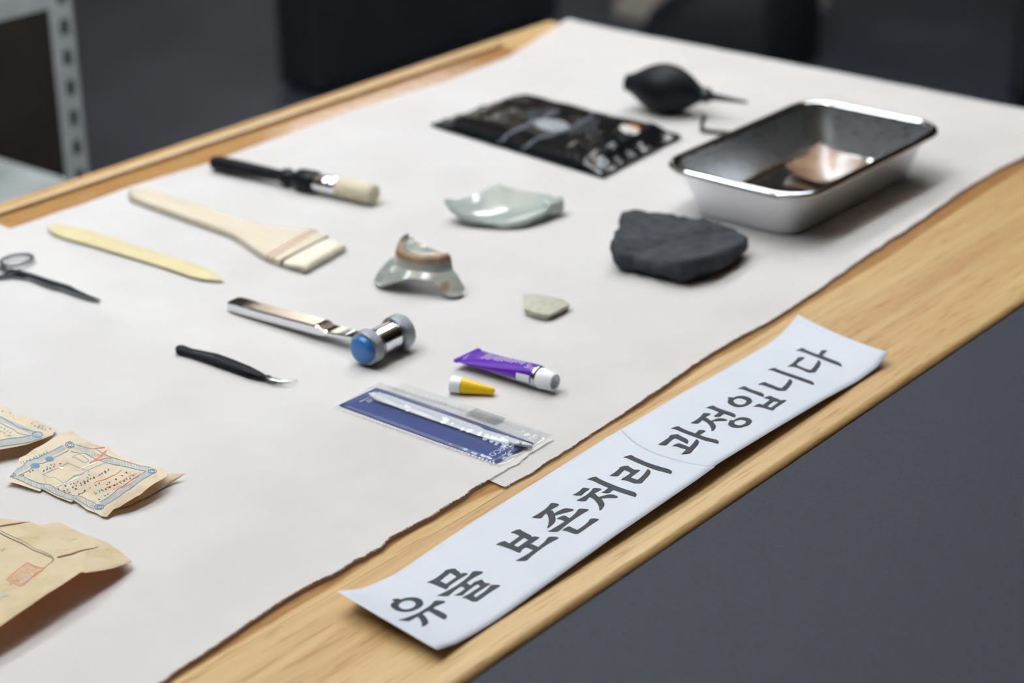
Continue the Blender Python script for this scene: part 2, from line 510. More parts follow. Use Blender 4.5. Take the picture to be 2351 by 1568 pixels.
def make_sheet(lt, rt, y0f, y1f, zbase, lift, seed, calm):
    def fn(u, v):
        y = lerp(y0f(u), y1f(u), v)
        x0 = interp(lt, y) + rough_edge(y, seed) + 0.0
        x1 = interp(rt, y) + rough_edge(y, seed + 3)
        x = lerp(x0, x1, u)
        dr = (1 - u) * (x1 - x0); dl = u * (x1 - x0)
        up = (1 - smooth(dr / .022)) * lift(y)
        up += (1 - smooth(dl / .02)) * 0.0012
        wav = 0.0007 * nz(x * 7, y * 7, seed) + 0.0003 * nz(x * 25, y * 25, seed)
        c = calm(y)
        return Vector((x, y, T + zbase + max(0, 1 - c) * (.0006 if seed == 2 else 0) + (up + max(0, wav + .0004)) * c))
    return fn
near_fn = make_sheet(near_l, near_r, lambda u: 0.16, lambda u: lerp(1.096, 1.060, u) + 0.0015 * nz(u * 60, 4) + 0.001 * nz(u * 220, 8),
                     PZ + .0004, lambda y: LIFT * (0.8 + 0.35 * nz(y * 9, 1)) , 2, lambda y: 1 - .75 * smooth((y - .93) / .045))
v, f, uv = grid(near_fn, 0, 620, us=US)
near_sheet = tag(mesh('mulberry_paper', v, f, M_hanji, None, (-1.2, 0.6, T + PZ), uv=uv),
                 'white torn-edged paper sheet lying under the old documents', 'paper sheet')
far_fn = make_sheet(far_l, far_r, lambda u: lerp(1.03, 0.980, u) + 0.001 * nz(u * 90, 14), lambda u: 2.047 + 0.002 * nz(u * 25, 24) + 0.0016 * nz(u * 90, 27) + .0008 * nz(u * 300, 3) + 0.004 * max(0, 1 - u * 12),
                    PZ, lambda y: LIFT * (0.8 + 0.35 * nz(y * 9, 6)), 11, lambda y: smooth((y - 1.10) / .06))
v, f, uv = grid(far_fn, 0, 620, us=US)
far_sheet = tag(mesh('mulberry_paper', v, f, M_hanji, None, (-1.2, 1.5, T + PZ), uv=uv),
                'white torn-edged paper sheet lying under the tools and the steel tray', 'paper sheet')
# loose fibres standing out of the torn edges
def fibres(fn, u_edge, v0, v1, n, parent, seed):
    r = random.Random(seed); V, F = [], []
    for _ in range(n):
        vq = r.uniform(v0, v1)
        if u_edge == 'far': p = fn(r.random(), 1.0); d = Vector((r.uniform(-1, 1), 1.0, r.uniform(-.1, .6)))
        else:
            p = fn(u_edge, vq); d = Vector((1 if u_edge > .5 else -1, r.uniform(-1.4, 1.4), r.uniform(-.5, .5)))
        d.normalize(); L = r.uniform(.0008, .0028)
        w = Vector((d.y, -d.x, 0)) * 0.00014
        q = p + d * L * .5 + Vector((r.uniform(-1, 1), r.uniform(-1, 1), r.uniform(-.2, .5))) * .0006; e = p + d * L
        n0 = len(V); V += [p - d * .0006 - w, p - d * .0006 + w, q - w * .8, q + w * .8, e]
        F += [(n0, n0 + 1, n0 + 3, n0 + 2), (n0 + 2, n0 + 3, n0 + 4)]
    tag(mesh('torn_fibres', V, F, M_hanji, parent), kind='stuff')
fibres(near_fn, 1.0, 0.5, 1.0, 900, near_sheet, 1)
fibres(far_fn, 1.0, 0.0, 1.0, 900, far_sheet, 2)
fibres(far_fn, 'far', 0, 1, 1500, far_sheet, 3)

# ------------------------------------------------------------------ the lettered paper strip
M_signpaper = plain('white_copy_paper', srgb(196, 203, 215), rough=0.6, var=0.012, vscale=20)
M_ink = plain('black_toner', srgb(30, 35, 46), rough=0.6, var=0.10, vscale=40)
HL = [(0.7837, 15.3), (0.8019, 8.1), (0.809, 5.9), (0.8226, 3.7), (0.8364, 1.8), (0.8458, 1.6), (0.8698, 2.7), (0.8944, 3.8), (0.9207, 4.6), (0.9829, 5.0), (1.0389, 5.7), (1.0873, 5.9), (1.1337, 5.0), (1.1862, 4.2), (1.2415, 2.0), (1.2911, 0.7), (1.3167, 0.7), (1.3339, 1.8), (1.3511, 6.1), (1.3641, 11.1)]
HR = [(0.7798, 8.2), (0.7977, 3.8), (0.8111, 2.6), (0.8293, 1.7), (0.8479, 1.9), (0.8915, 3.8), (0.9682, 6.9), (1.0635, 9.1), (1.0867, 10.2), (1.1, 10.2), (1.1658, 8.5), (1.2441, 6.0), (1.2941, 2.7), (1.3248, 4.2), (1.3423, 10.9)]
def sign_pt(s_, y):
    """s_ across the strip 0..1, y along the table"""
    x0 = -(0.797 + 0.0095 / 0.45 * (y - 0.84)); x1 = -0.7065
    h = (interp(HL, y) * (1 - s_) + interp(HR, y) * s_) / 1000
    return Vector((lerp(x0, x1, s_), y, T + h))
sign = thing('paper_sign', (-0.752, 1.07, T), 'long white paper strip with large black Korean lettering on the wooden edge', 'sign')
SEAMT = [(0, 1.1018), (.09, 1.0960), (.18, 1.0910), (.27, 1.0870), (.363, 1.0839), (.48, 1.0817), (.594, 1.0807), (.69, 1.0809), (.785, 1.0818), (.9, 1.0840), (1, 1.0868)]
SEAM = lambda s_: interp(SEAMT, s_)
def strip(y0, y1, n, dz=0.0, trim=0.0):
    return grid(lambda u, v: sign_pt(u * (1 - trim), lerp(y0(u), y1(u), v)) + Vector((0, 0, dz)), 14, n)
v, f, uv = strip(lambda u: lerp(.7837, .7798, u), SEAM, 120)
mesh('paper_strip', v, f, M_signpaper, sign, solid=0.00012)
v, f, uv = strip(lambda u: SEAM(u) - .012, lambda u: lerp(1.3641, 1.3423, u), 100, dz=-0.0002, trim=0.012)
mesh('paper_strip', v, f, M_signpaper, sign, solid=0.00012)
v, f = decal(sign_pt, [stroke([(k / 20, SEAM(k / 20) + .0002) for k in range(21)], 0.00030)], 0.00025, 0.02)
mesh('joint_line', v, f, plain('joint_shade', srgb(170, 190, 214), rough=0.6), sign)
GLYPHS = [
('yu', [[(0.2701,0.8093),(0.2681,0.8113),(0.2714,0.8128),(0.2800,0.8142),(0.2922,0.8148),(0.3081,0.8149),(0.3099,0.8171),(0.3171,0.8197),(0.3316,0.8220),(0.3515,0.8239),(0.3737,0.8249),(0.4025,0.8250),(0.4296,0.8241),(0.4546,0.8222),(0.4696,0.8203),(0.4812,0.8175),(0.4859,0.8140),(0.4838,0.8107),(0.4786,0.8072),(0.4660,0.8039),(0.4433,0.8016),(0.4142,0.8003),(0.3778,0.8004),(0.3465,0.8016),(0.3281,0.8030),(0.3138,0.8050),(0.3035,0.8075),(0.2995,0.8094),(0.2871,0.8101),(0.2765,0.8100)],
 [(0.3663,0.8070),(0.3476,0.8094),(0.3386,0.8121),(0.3374,0.8149),(0.3468,0.8172),(0.3630,0.8189),(0.3875,0.8194),(0.4157,0.8184),(0.4307,0.8170),(0.4430,0.8148),(0.4491,0.8120),(0.4468,0.8093),(0.4381,0.8069),(0.4198,0.8056),(0.3985,0.8053)]]),
('yu', [[(0.5408,0.7886),(0.5384,0.7933),(0.5330,0.7991),(0.5318,0.8045),(0.5290,0.8102),(0.5228,0.8162),(0.5168,0.8212),(0.5066,0.8250),(0.4935,0.8283),(0.4907,0.8299),(0.5020,0.8315),(0.5259,0.8329),(0.5476,0.8337),(0.5603,0.8335),(0.5611,0.8323),(0.5540,0.8289),(0.5513,0.8256),(0.5522,0.8226),(0.5668,0.8212),(0.5839,0.8217),(0.6193,0.8216),(0.6579,0.8214),(0.6852,0.8210),(0.7031,0.8200),(0.7160,0.8181),(0.7210,0.8165),(0.7207,0.8151),(0.6909,0.8152),(0.6488,0.8155),(0.6024,0.8162),(0.5572,0.8165),(0.5573,0.8140),(0.5600,0.8113),(0.5732,0.8101),(0.5902,0.8099),(0.6207,0.8084),(0.6532,0.8064),(0.6757,0.8046),(0.6847,0.8032),(0.6924,0.8003),(0.6951,0.7976),(0.6950,0.7960),(0.6735,0.7985),(0.6422,0.8012),(0.6035,0.8037),(0.5771,0.8047),(0.5667,0.8045),(0.5711,0.8016),(0.5774,0.7983),(0.5866,0.7950),(0.5759,0.7932),(0.5560,0.7915)]]),
('mul', [[(0.2721,0.8441),(0.2736,0.8464),(0.2834,0.8494),(0.2869,0.8537),(0.2846,0.8579),(0.2835,0.8609),(0.2747,0.8630),(0.2871,0.8653),(0.3054,0.8678),(0.3205,0.8687),(0.3450,0.8679),(0.3701,0.8674),(0.3856,0.8668),(0.4021,0.8658),(0.4037,0.8675),(0.4214,0.8685),(0.4440,0.8690),(0.4417,0.8670),(0.4379,0.8634),(0.4342,0.8590),(0.4315,0.8543),(0.4345,0.8496),(0.4438,0.8479),(0.4471,0.8457),(0.4100,0.8457),(0.3545,0.8458),(0.3078,0.8457),(0.2868,0.8454)],
 [(0.3362,0.8514),(0.3318,0.8555),(0.3289,0.8594),(0.3269,0.8629),(0.3615,0.8625),(0.4006,0.8616),(0.4004,0.8579),(0.4001,0.8543),(0.3984,0.8509),(0.3655,0.8511)]]),
('mul', [[(0.4515,0.8360),(0.4596,0.8401),(0.4661,0.8448),(0.4715,0.8496),(0.4764,0.8545),(0.4753,0.8601),(0.4714,0.8653),(0.4614,0.8693),(0.4523,0.8721),(0.4562,0.8735),(0.4766,0.8750),(0.5051,0.8763),(0.5233,0.8761),(0.5239,0.8746),(0.5160,0.8707),(0.5102,0.8662),(0.5078,0.8624),(0.5130,0.8597),(0.5362,0.8593),(0.5564,0.8590),(0.5536,0.8615),(0.5508,0.8636),(0.5609,0.8658),(0.5723,0.8686),(0.5816,0.8686),(0.6050,0.8675),(0.6283,0.8668),(0.6452,0.8679),(0.6664,0.8681),(0.6627,0.8663),(0.6608,0.8629),(0.6585,0.8584),(0.6584,0.8540),(0.6626,0.8505),(0.6916,0.8501),(0.6920,0.8537),(0.6934,0.8586),(0.6880,0.8628),(0.6785,0.8660),(0.6795,0.8674),(0.6982,0.8690),(0.7236,0.8702),(0.7406,0.8702),(0.7385,0.8678),(0.7349,0.8627),(0.7328,0.8575),(0.7322,0.8522),(0.7320,0.8479),(0.7293,0.8464),(0.7166,0.8452),(0.6978,0.8448),(0.6620,0.8450),(0.6312,0.8451),(0.6213,0.8433),(0.6137,0.8456),(0.6160,0.8478),(0.6207,0.8509),(0.6223,0.8551),(0.6248,0.8588),(0.6235,0.8618),(0.6102,0.8622),(0.5907,0.8625),(0.5857,0.8601),(0.5847,0.8562),(0.5882,0.8519),(0.5921,0.8486),(0.5958,0.8468),(0.5767,0.8452),(0.5472,0.8430),(0.5518,0.8457),(0.5552,0.8493),(0.5534,0.8537),(0.5292,0.8543),(0.5075,0.8544),(0.5063,0.8513),(0.5080,0.8468),(0.5176,0.8422),(0.5190,0.8406),(0.4978,0.8386)]]),
('bo', [[(0.3360,0.9266),(0.3400,0.9294),(0.3473,0.9322),(0.3629,0.9341),(0.3738,0.9338),(0.3971,0.9331),(0.4351,0.9326),(0.4779,0.9322),(0.4923,0.9317),(0.5072,0.9305),(0.5084,0.9316),(0.5201,0.9326),(0.5403,0.9332),(0.5569,0.9332),(0.5582,0.9314),(0.5581,0.9275),(0.5586,0.9228),(0.5612,0.9220),(0.5688,0.9233),(0.5935,0.9230),(0.6170,0.9229),(0.6329,0.9227),(0.6299,0.9260),(0.6258,0.9301),(0.6171,0.9334),(0.6074,0.9362),(0.6084,0.9377),(0.6260,0.9393),(0.6497,0.9405),(0.6756,0.9407),(0.6781,0.9394),(0.6715,0.9355),(0.6644,0.9305),(0.6642,0.9239),(0.6660,0.9172),(0.6702,0.9112),(0.6760,0.9070),(0.6811,0.9048),(0.6725,0.9035),(0.6471,0.9016),(0.6152,0.9000),(0.6217,0.9029),(0.6272,0.9074),(0.6319,0.9124),(0.6301,0.9176),(0.6029,0.9177),(0.5746,0.9177),(0.5572,0.9168),(0.5576,0.9145),(0.5599,0.9132),(0.5692,0.9115),(0.5719,0.9096),(0.5634,0.9093),(0.5370,0.9094),(0.4777,0.9097),(0.4234,0.9094),(0.3814,0.9090),(0.3570,0.9079),(0.3570,0.9105),(0.3637,0.9133),(0.3757,0.9155),(0.3870,0.9155),(0.4083,0.9150),(0.4266,0.9149),(0.4265,0.9188),(0.4253,0.9229),(0.4222,0.9267),(0.3996,0.9272),(0.3630,0.9274),(0.3521,0.9270)],
 [(0.4686,0.9150),(0.4662,0.9188),(0.4651,0.9229),(0.4639,0.9268),(0.4863,0.9263),(0.5105,0.9260),(0.5110,0.9228),(0.5115,0.9185),(0.5107,0.9147),(0.4916,0.9146)]]),
('jon', [[(0.3230,0.9521),(0.3272,0.9557),(0.3292,0.9609),(0.3282,0.9664),(0.3213,0.9706),(0.3087,0.9746),(0.3076,0.9766),(0.3269,0.9776),(0.3527,0.9781),(0.3728,0.9777),(0.3752,0.9761),(0.3717,0.9721),(0.3690,0.9688),(0.3708,0.9675),(0.3860,0.9682),(0.4055,0.9670),(0.4254,0.9655),(0.4264,0.9692),(0.4331,0.9728),(0.4400,0.9752),(0.4546,0.9767),(0.4861,0.9777),(0.5068,0.9779),(0.5148,0.9772),(0.5155,0.9759),(0.4968,0.9727),(0.4754,0.9687),(0.4584,0.9657),(0.4493,0.9634),(0.4720,0.9613),(0.4999,0.9582),(0.5132,0.9547),(0.5220,0.9505),(0.5236,0.9471),(0.5148,0.9463),(0.4940,0.9502),(0.4660,0.9544),(0.4350,0.9578),(0.3983,0.9609),(0.3720,0.9623),(0.3769,0.9595),(0.3851,0.9567),(0.3878,0.9550),(0.3699,0.9535),(0.3474,0.9526)]]),
('jon', [[(0.4891,0.9605),(0.4919,0.9634),(0.4977,0.9660),(0.5104,0.9674),(0.5275,0.9671),(0.5496,0.9666),(0.5642,0.9665),(0.5601,0.9700),(0.5515,0.9751),(0.5366,0.9795),(0.5380,0.9812),(0.5563,0.9826),(0.5855,0.9838),(0.6076,0.9838),(0.6072,0.9819),(0.6027,0.9776),(0.6008,0.9727),(0.6012,0.9661),(0.6043,0.9585),(0.6098,0.9525),(0.6139,0.9487),(0.6143,0.9469),(0.5961,0.9452),(0.5504,0.9428),(0.5568,0.9463),(0.5597,0.9513),(0.5626,0.9563),(0.5646,0.9608),(0.5408,0.9611),(0.5164,0.9612),(0.4994,0.9604)]]),
('jon', [[(0.6274,0.9496),(0.6262,0.9530),(0.6317,0.9563),(0.6404,0.9574),(0.6668,0.9567),(0.6908,0.9566),(0.7185,0.9563),(0.7201,0.9606),(0.7184,0.9655),(0.7114,0.9697),(0.6991,0.9730),(0.7028,0.9747),(0.7213,0.9761),(0.7450,0.9768),(0.7595,0.9767),(0.7596,0.9739),(0.7573,0.9680),(0.7576,0.9614),(0.7590,0.9555),(0.7576,0.9528),(0.7489,0.9514),(0.7340,0.9510),(0.6964,0.9509),(0.6605,0.9510),(0.6417,0.9504)]]),
('cheo', [[(0.3034,1.0195),(0.3083,1.0222),(0.3185,1.0248),(0.3344,1.0266),(0.3507,1.0260),(0.3821,1.0251),(0.4336,1.0243),(0.4993,1.0236),(0.5791,1.0229),(0.6540,1.0228),(0.7131,1.0231),(0.7323,1.0229),(0.7558,1.0216),(0.7704,1.0197),(0.7742,1.0171),(0.7570,1.0174),(0.7109,1.0173),(0.6380,1.0172),(0.5686,1.0173),(0.5721,1.0150),(0.5736,1.0125),(0.5696,1.0111),(0.5488,1.0099),(0.5219,1.0092),(0.5254,1.0126),(0.5208,1.0177),(0.4804,1.0183),(0.4237,1.0190),(0.3601,1.0202),(0.3272,1.0202)]]),
('cheo', [[(0.3623,0.9946),(0.3681,0.9983),(0.3685,1.0021),(0.3613,1.0056),(0.3587,1.0074),(0.3692,1.0084),(0.3898,1.0088),(0.4119,1.0091),(0.4140,1.0069),(0.4126,1.0037),(0.4192,0.9999),(0.4222,0.9976),(0.4094,0.9966),(0.3833,0.9953)]]),
('cheo', [[(0.4390,0.9895),(0.4454,0.9936),(0.4498,0.9976),(0.4482,1.0023),(0.4411,1.0069),(0.4300,1.0102),(0.4304,1.0117),(0.4484,1.0128),(0.4729,1.0135),(0.4939,1.0131),(0.4925,1.0111),(0.4850,1.0074),(0.4856,1.0044),(0.5010,1.0050),(0.5254,1.0035),(0.5478,1.0029),(0.5607,1.0054),(0.5740,1.0083),(0.5945,1.0106),(0.6201,1.0115),(0.6482,1.0113),(0.6660,1.0107),(0.6685,1.0091),(0.6584,1.0081),(0.6211,1.0060),(0.5938,1.0038),(0.5750,1.0021),(0.6027,1.0005),(0.6391,0.9977),(0.6596,0.9951),(0.6762,0.9912),(0.6839,0.9883),(0.6745,0.9873),(0.6477,0.9905),(0.6065,0.9940),(0.5582,0.9971),(0.5180,0.9988),(0.4882,0.9991),(0.4957,0.9959),(0.5032,0.9928),(0.4933,0.9917),(0.4625,0.9904)]]),
('ri', [[(0.3178,1.0626),(0.3241,1.0655),(0.3351,1.0678),(0.3500,1.0692),(0.3664,1.0686),(0.3930,1.0677),(0.4407,1.0670),(0.5048,1.0659),(0.5782,1.0654),(0.6484,1.0654),(0.7209,1.0657),(0.7391,1.0654),(0.7624,1.0645),(0.7762,1.0630),(0.7807,1.0603),(0.7588,1.0605),(0.7143,1.0602),(0.6490,1.0596),(0.5609,1.0602),(0.4846,1.0611),(0.4202,1.0621),(0.3641,1.0632),(0.3405,1.0633)]]),
('ri', [[(0.4092,1.0335),(0.4120,1.0372),(0.4086,1.0421),(0.4036,1.0460),(0.3928,1.0482),(0.3987,1.0500),(0.4111,1.0521),(0.4302,1.0537),(0.4508,1.0528),(0.4838,1.0518),(0.5129,1.0511),(0.5300,1.0524),(0.5546,1.0529),(0.5562,1.0497),(0.5581,1.0450),(0.5615,1.0397),(0.5859,1.0395),(0.6281,1.0394),(0.6255,1.0434),(0.6148,1.0489),(0.6012,1.0537),(0.5890,1.0576),(0.6123,1.0567),(0.6366,1.0549),(0.6522,1.0514),(0.6665,1.0461),(0.6747,1.0413),(0.6846,1.0378),(0.6821,1.0367),(0.6560,1.0346),(0.6341,1.0335),(0.6130,1.0341),(0.5845,1.0341),(0.5507,1.0342),(0.5238,1.0327),(0.5172,1.0356),(0.5210,1.0381),(0.5207,1.0414),(0.5193,1.0453),(0.4884,1.0464),(0.4479,1.0469),(0.4532,1.0433),(0.4642,1.0389),(0.4676,1.0366),(0.4596,1.0354),(0.4349,1.0342)]]),
('gwa', [[(0.3235,1.1238),(0.3278,1.1268),(0.3372,1.1295),(0.3513,1.1311),(0.3740,1.1299),(0.4129,1.1288),(0.4680,1.1278),(0.5340,1.1272),(0.5307,1.1296),(0.5203,1.1336),(0.5318,1.1351),(0.5556,1.1357),(0.5743,1.1356),(0.5728,1.1328),(0.5733,1.1291),(0.5820,1.1267),(0.6136,1.1261),(0.6703,1.1260),(0.7340,1.1267),(0.7553,1.1260),(0.7734,1.1246),(0.7822,1.1225),(0.7813,1.1213),(0.7620,1.1215),(0.7160,1.1214),(0.6643,1.1208),(0.6043,1.1215),(0.5267,1.1226),(0.4501,1.1235),(0.3878,1.1247),(0.3501,1.1253)]]),
('gwa', [[(0.4133,1.0946),(0.4135,1.0990),(0.4107,1.1045),(0.4071,1.1099),(0.3925,1.1130),(0.4013,1.1149),(0.4185,1.1172),(0.4351,1.1185),(0.4575,1.1173),(0.4926,1.1163),(0.5347,1.1151),(0.5579,1.1140),(0.5767,1.1119),(0.5888,1.1094),(0.5860,1.1080),(0.5616,1.1089),(0.5162,1.1102),(0.4738,1.1110),(0.4473,1.1116),(0.4511,1.1075),(0.4610,1.1022),(0.4722,1.0979),(0.4690,1.0968),(0.4438,1.0956)]]),
('gwa', [[(0.5217,1.0983),(0.5215,1.1016),(0.5289,1.1041),(0.5425,1.1053),(0.5672,1.1050),(0.6095,1.1045),(0.6436,1.1038),(0.6339,1.1081),(0.6189,1.1134),(0.6007,1.1192),(0.6228,1.1180),(0.6478,1.1160),(0.6655,1.1119),(0.6834,1.1058),(0.6977,1.0999),(0.7080,1.0961),(0.7038,1.0948),(0.6832,1.0926),(0.6607,1.0903),(0.6573,1.0939),(0.6485,1.0988),(0.6213,1.0994),(0.5770,1.0997),(0.5450,1.0999),(0.5322,1.0993)]]),
('jeong', [[(0.3259,1.1720),(0.3314,1.1752),(0.3411,1.1779),(0.3514,1.1794),(0.3740,1.1781),(0.4203,1.1771),(0.4811,1.1764),(0.5401,1.1760),(0.5683,1.1755),(0.5940,1.1742),(0.6092,1.1721),(0.6159,1.1696),(0.5925,1.1702),(0.5465,1.1708),(0.5019,1.1712),(0.5067,1.1684),(0.5096,1.1655),(0.5045,1.1638),(0.4863,1.1627),(0.4671,1.1622),(0.4668,1.1660),(0.4584,1.1710),(0.4302,1.1719),(0.3856,1.1726),(0.3460,1.1730)]]),
('jeong', [[(0.3910,1.1413),(0.3948,1.1457),(0.3925,1.1513),(0.3844,1.1566),(0.3702,1.1611),(0.3699,1.1628),(0.3873,1.1640),(0.4107,1.1647),(0.4258,1.1646),(0.4236,1.1620),(0.4239,1.1582),(0.4326,1.1557),(0.4461,1.1566),(0.4701,1.1552),(0.5004,1.1538),(0.5055,1.1566),(0.5115,1.1594),(0.5259,1.1614),(0.5538,1.1627),(0.5824,1.1626),(0.5963,1.1622),(0.5948,1.1603),(0.5710,1.1589),(0.5443,1.1566),(0.5195,1.1541),(0.5262,1.1525),(0.5558,1.1504),(0.5850,1.1480),(0.6028,1.1448),(0.6154,1.1409),(0.6170,1.1386),(0.6095,1.1383),(0.5847,1.1415),(0.5444,1.1456),(0.5005,1.1487),(0.4624,1.1506),(0.4307,1.1515),(0.4385,1.1479),(0.4446,1.1446),(0.4362,1.1433),(0.4128,1.1422)]]),
('jeong', [[(0.6137,1.1627),(0.6245,1.1638),(0.6409,1.1642),(0.6390,1.1683),(0.6487,1.1714),(0.6701,1.1736),(0.6994,1.1746),(0.7292,1.1743),(0.7568,1.1724),(0.7730,1.1697),(0.7837,1.1656),(0.7799,1.1612),(0.7625,1.1572),(0.7381,1.1542),(0.7061,1.1533),(0.6747,1.1538),(0.6494,1.1555),(0.6368,1.1574),(0.6276,1.1602)],
 [(0.6765,1.1601),(0.6598,1.1624),(0.6557,1.1649),(0.6626,1.1676),(0.6790,1.1693),(0.7041,1.1697),(0.7270,1.1685),(0.7427,1.1662),(0.7480,1.1631),(0.7402,1.1601),(0.7230,1.1585),(0.6982,1.1585)]]),
('ip', [[(0.3161,1.2191),(0.3194,1.2223),(0.3262,1.2254),(0.3367,1.2272),(0.3630,1.2259),(0.4022,1.2247),(0.4589,1.2241),(0.5153,1.2235),(0.5404,1.2225),(0.5599,1.2206),(0.5732,1.2173),(0.5495,1.2177),(0.4952,1.2184),(0.4203,1.2198),(0.3588,1.2211),(0.3361,1.2209)]]),
('ip', [[(0.3567,1.1975),(0.3563,1.2000),(0.3674,1.2015),(0.3914,1.2015),(0.3950,1.2050),(0.4103,1.2079),(0.4363,1.2096),(0.4714,1.2099),(0.5083,1.2087),(0.5383,1.2062),(0.5560,1.2033),(0.5640,1.1997),(0.5630,1.1954),(0.5521,1.1914),(0.5268,1.1885),(0.4941,1.1875),(0.4556,1.1881),(0.4193,1.1900),(0.3975,1.1923),(0.3844,1.1949),(0.3780,1.1973),(0.3656,1.1981)],
 [(0.4308,1.1955),(0.4169,1.1980),(0.4134,1.2010),(0.4240,1.2034),(0.4461,1.2044),(0.4767,1.2042),(0.5072,1.2025),(0.5237,1.2002),(0.5316,1.1966),(0.5248,1.1936),(0.5053,1.1922),(0.4750,1.1924)]]),
('ip', [[(0.5911,1.2147),(0.5921,1.2176),(0.5975,1.2209),(0.6120,1.2223),(0.6402,1.2211),(0.6772,1.2206),(0.7072,1.2200),(0.7258,1.2189),(0.7313,1.2207),(0.7645,1.2224),(0.7636,1.2188),(0.7646,1.2129),(0.7687,1.2070),(0.7722,1.2024),(0.7819,1.1997),(0.7793,1.1985),(0.7543,1.1983),(0.7011,1.1986),(0.6507,1.1984),(0.6300,1.1975),(0.6163,1.1958),(0.6178,1.1994),(0.6217,1.2028),(0.6323,1.2036),(0.6604,1.2029),(0.6567,1.2075),(0.6499,1.2151),(0.6284,1.2160),(0.6080,1.2160)],
 [(0.7038,1.2026),(0.6944,1.2085),(0.6887,1.2151),(0.7239,1.2149),(0.7315,1.2137),(0.7363,1.2084),(0.7406,1.2025),(0.7243,1.2022)]]),
('ni', [[(0.2961,1.2674),(0.3014,1.2709),(0.3099,1.2738),(0.3193,1.2753),(0.3516,1.2739),(0.4169,1.2728),(0.5025,1.2718),(0.6013,1.2706),(0.6976,1.2689),(0.7243,1.2679),(0.7481,1.2659),(0.7589,1.2628),(0.7345,1.2632),(0.6669,1.2641),(0.5805,1.2654),(0.4935,1.2668),(0.4061,1.2681),(0.3459,1.2693),(0.3163,1.2693)]]),
('ni', [[(0.4010,1.2357),(0.4037,1.2393),(0.4092,1.2426),(0.4182,1.2443),(0.4479,1.2432),(0.5011,1.2423),(0.5624,1.2408),(0.5950,1.2406),(0.5863,1.2462),(0.5671,1.2540),(0.5388,1.2622),(0.5632,1.2610),(0.5880,1.2587),(0.6084,1.2541),(0.6279,1.2471),(0.6445,1.2402),(0.6433,1.2383),(0.6233,1.2365),(0.6000,1.2348),(0.5679,1.2358),(0.5083,1.2369),(0.4499,1.2378),(0.4222,1.2380)]]),
('da', [[(0.2754,1.3155),(0.2789,1.3191),(0.2868,1.3223),(0.2994,1.3233),(0.3333,1.3216),(0.3856,1.3205),(0.4377,1.3193),(0.4706,1.3191),(0.4593,1.3232),(0.4542,1.3267),(0.4726,1.3280),(0.5029,1.3285),(0.4984,1.3255),(0.5006,1.3220),(0.5161,1.3187),(0.5752,1.3174),(0.6474,1.3162),(0.6884,1.3150),(0.7197,1.3132),(0.7378,1.3112),(0.7417,1.3090),(0.7095,1.3101),(0.6378,1.3112),(0.5477,1.3132),(0.4444,1.3151),(0.3527,1.3171),(0.2989,1.3176)]]),
('da', [[(0.3875,1.2832),(0.3831,1.2887),(0.3771,1.2949),(0.3687,1.3003),(0.3573,1.3048),(0.3649,1.3066),(0.3884,1.3080),(0.4088,1.3082),(0.4100,1.3040),(0.4075,1.2996),(0.4129,1.2941),(0.4292,1.2916),(0.4732,1.2905),(0.5341,1.2891),(0.5716,1.2894),(0.5614,1.2959),(0.5434,1.3033),(0.5204,1.3105),(0.5480,1.3087),(0.5711,1.3063),(0.5926,1.3008),(0.6080,1.2942),(0.6235,1.2877),(0.6090,1.2853),(0.5811,1.2834),(0.5476,1.2847),(0.4835,1.2866),(0.4325,1.2876),(0.4077,1.2860)]]),
]

names = []
for nm, _ in GLYPHS:
    if nm not in names: names.append(nm)
for nm in names:
    polys = [c for n2, c in GLYPHS if n2 == nm]
    # work in metres so that pieces stay small
    fn = lambda a, b: sign_pt(a / 0.0948, b)
    polys = [[[(p[0] * 0.0948, p[1]) for p in c] for c in cont] for cont in polys]
    v, f = decal(fn, polys, 0.00025, 0.006)
    mesh('printed_syllable', v, f, M_ink, sign, smooth_=False)

# ------------------------------------------------------------------ steel tray
Z0 = PZ + 0.0008      # where things stand on the paper (above the wood)
ZT = T + Z0
k = NT('polished_steel')
g1 = k.noise(k.coord((30, 30, 600)), 3, 3)
M_steel = k.set(Base_Color=srgb(205, 208, 212), Metallic=1.0, Roughness=k.ramp(g1, [(0.3, (0.05, 0.05, 0.05)), (0.7, (0.09, 0.09, 0.09))]))
k = NT('satin_steel')
g1 = k.noise(k.coord((20, 20, 500)), 3, 3)
M_satin = k.set(Base_Color=srgb(232, 233, 236), Metallic=1.0, Roughness=k.ramp(g1, [(0.3, (0.30, 0.30, 0.30)), (0.7, (0.38, 0.38, 0.38))]))
M_chrome = plain('chrome', srgb(222, 224, 228), rough=0.06, metal=1.0, var=0.01)
M_darksteel = plain('dark_polished_steel', srgb(120, 124, 130), rough=0.18, metal=1.0, var=0.02)
M_chromedull = plain('knurled_chrome', srgb(158, 163, 170), rough=0.26, metal=1.0, var=0.03, bump=0.4, bscale=1500)
def rrect(cx, cy, hx, hy, r, z, n=8):
    P = []
    for (sx, sy, a0) in ((1, 1, 0), (-1, 1, 90), (-1, -1, 180), (1, -1, 270)):
        for k_ in range(n + 1):
            a = math.radians(a0 + 90 * k_ / n)
            P.append(Vector((cx + sx * (hx - r) + r * math.cos(a), cy + sy * (hy - r) + r * math.sin(a), z)))
    return P
def loops(ls, capa=False, capb=False):
    V = [p for l in ls for p in l]; n = len(ls[0]); F = []
    for i in range(len(ls) - 1):
        for j in range(n):
            F.append((i * n + j, i * n + (j + 1) % n, (i + 1) * n + (j + 1) % n, (i + 1) * n + j))
    if capa: F.append(tuple(range(n - 1, -1, -1)))
    if capb: F.append(tuple(range((len(ls) - 1) * n, len(ls) * n)))
    return V, F
tcx, tcy = -0.978, 1.651
tray = thing('steel_tray', (tcx, tcy, ZT), 'deep rectangular stainless steel tray with a rolled rim', 'tray')
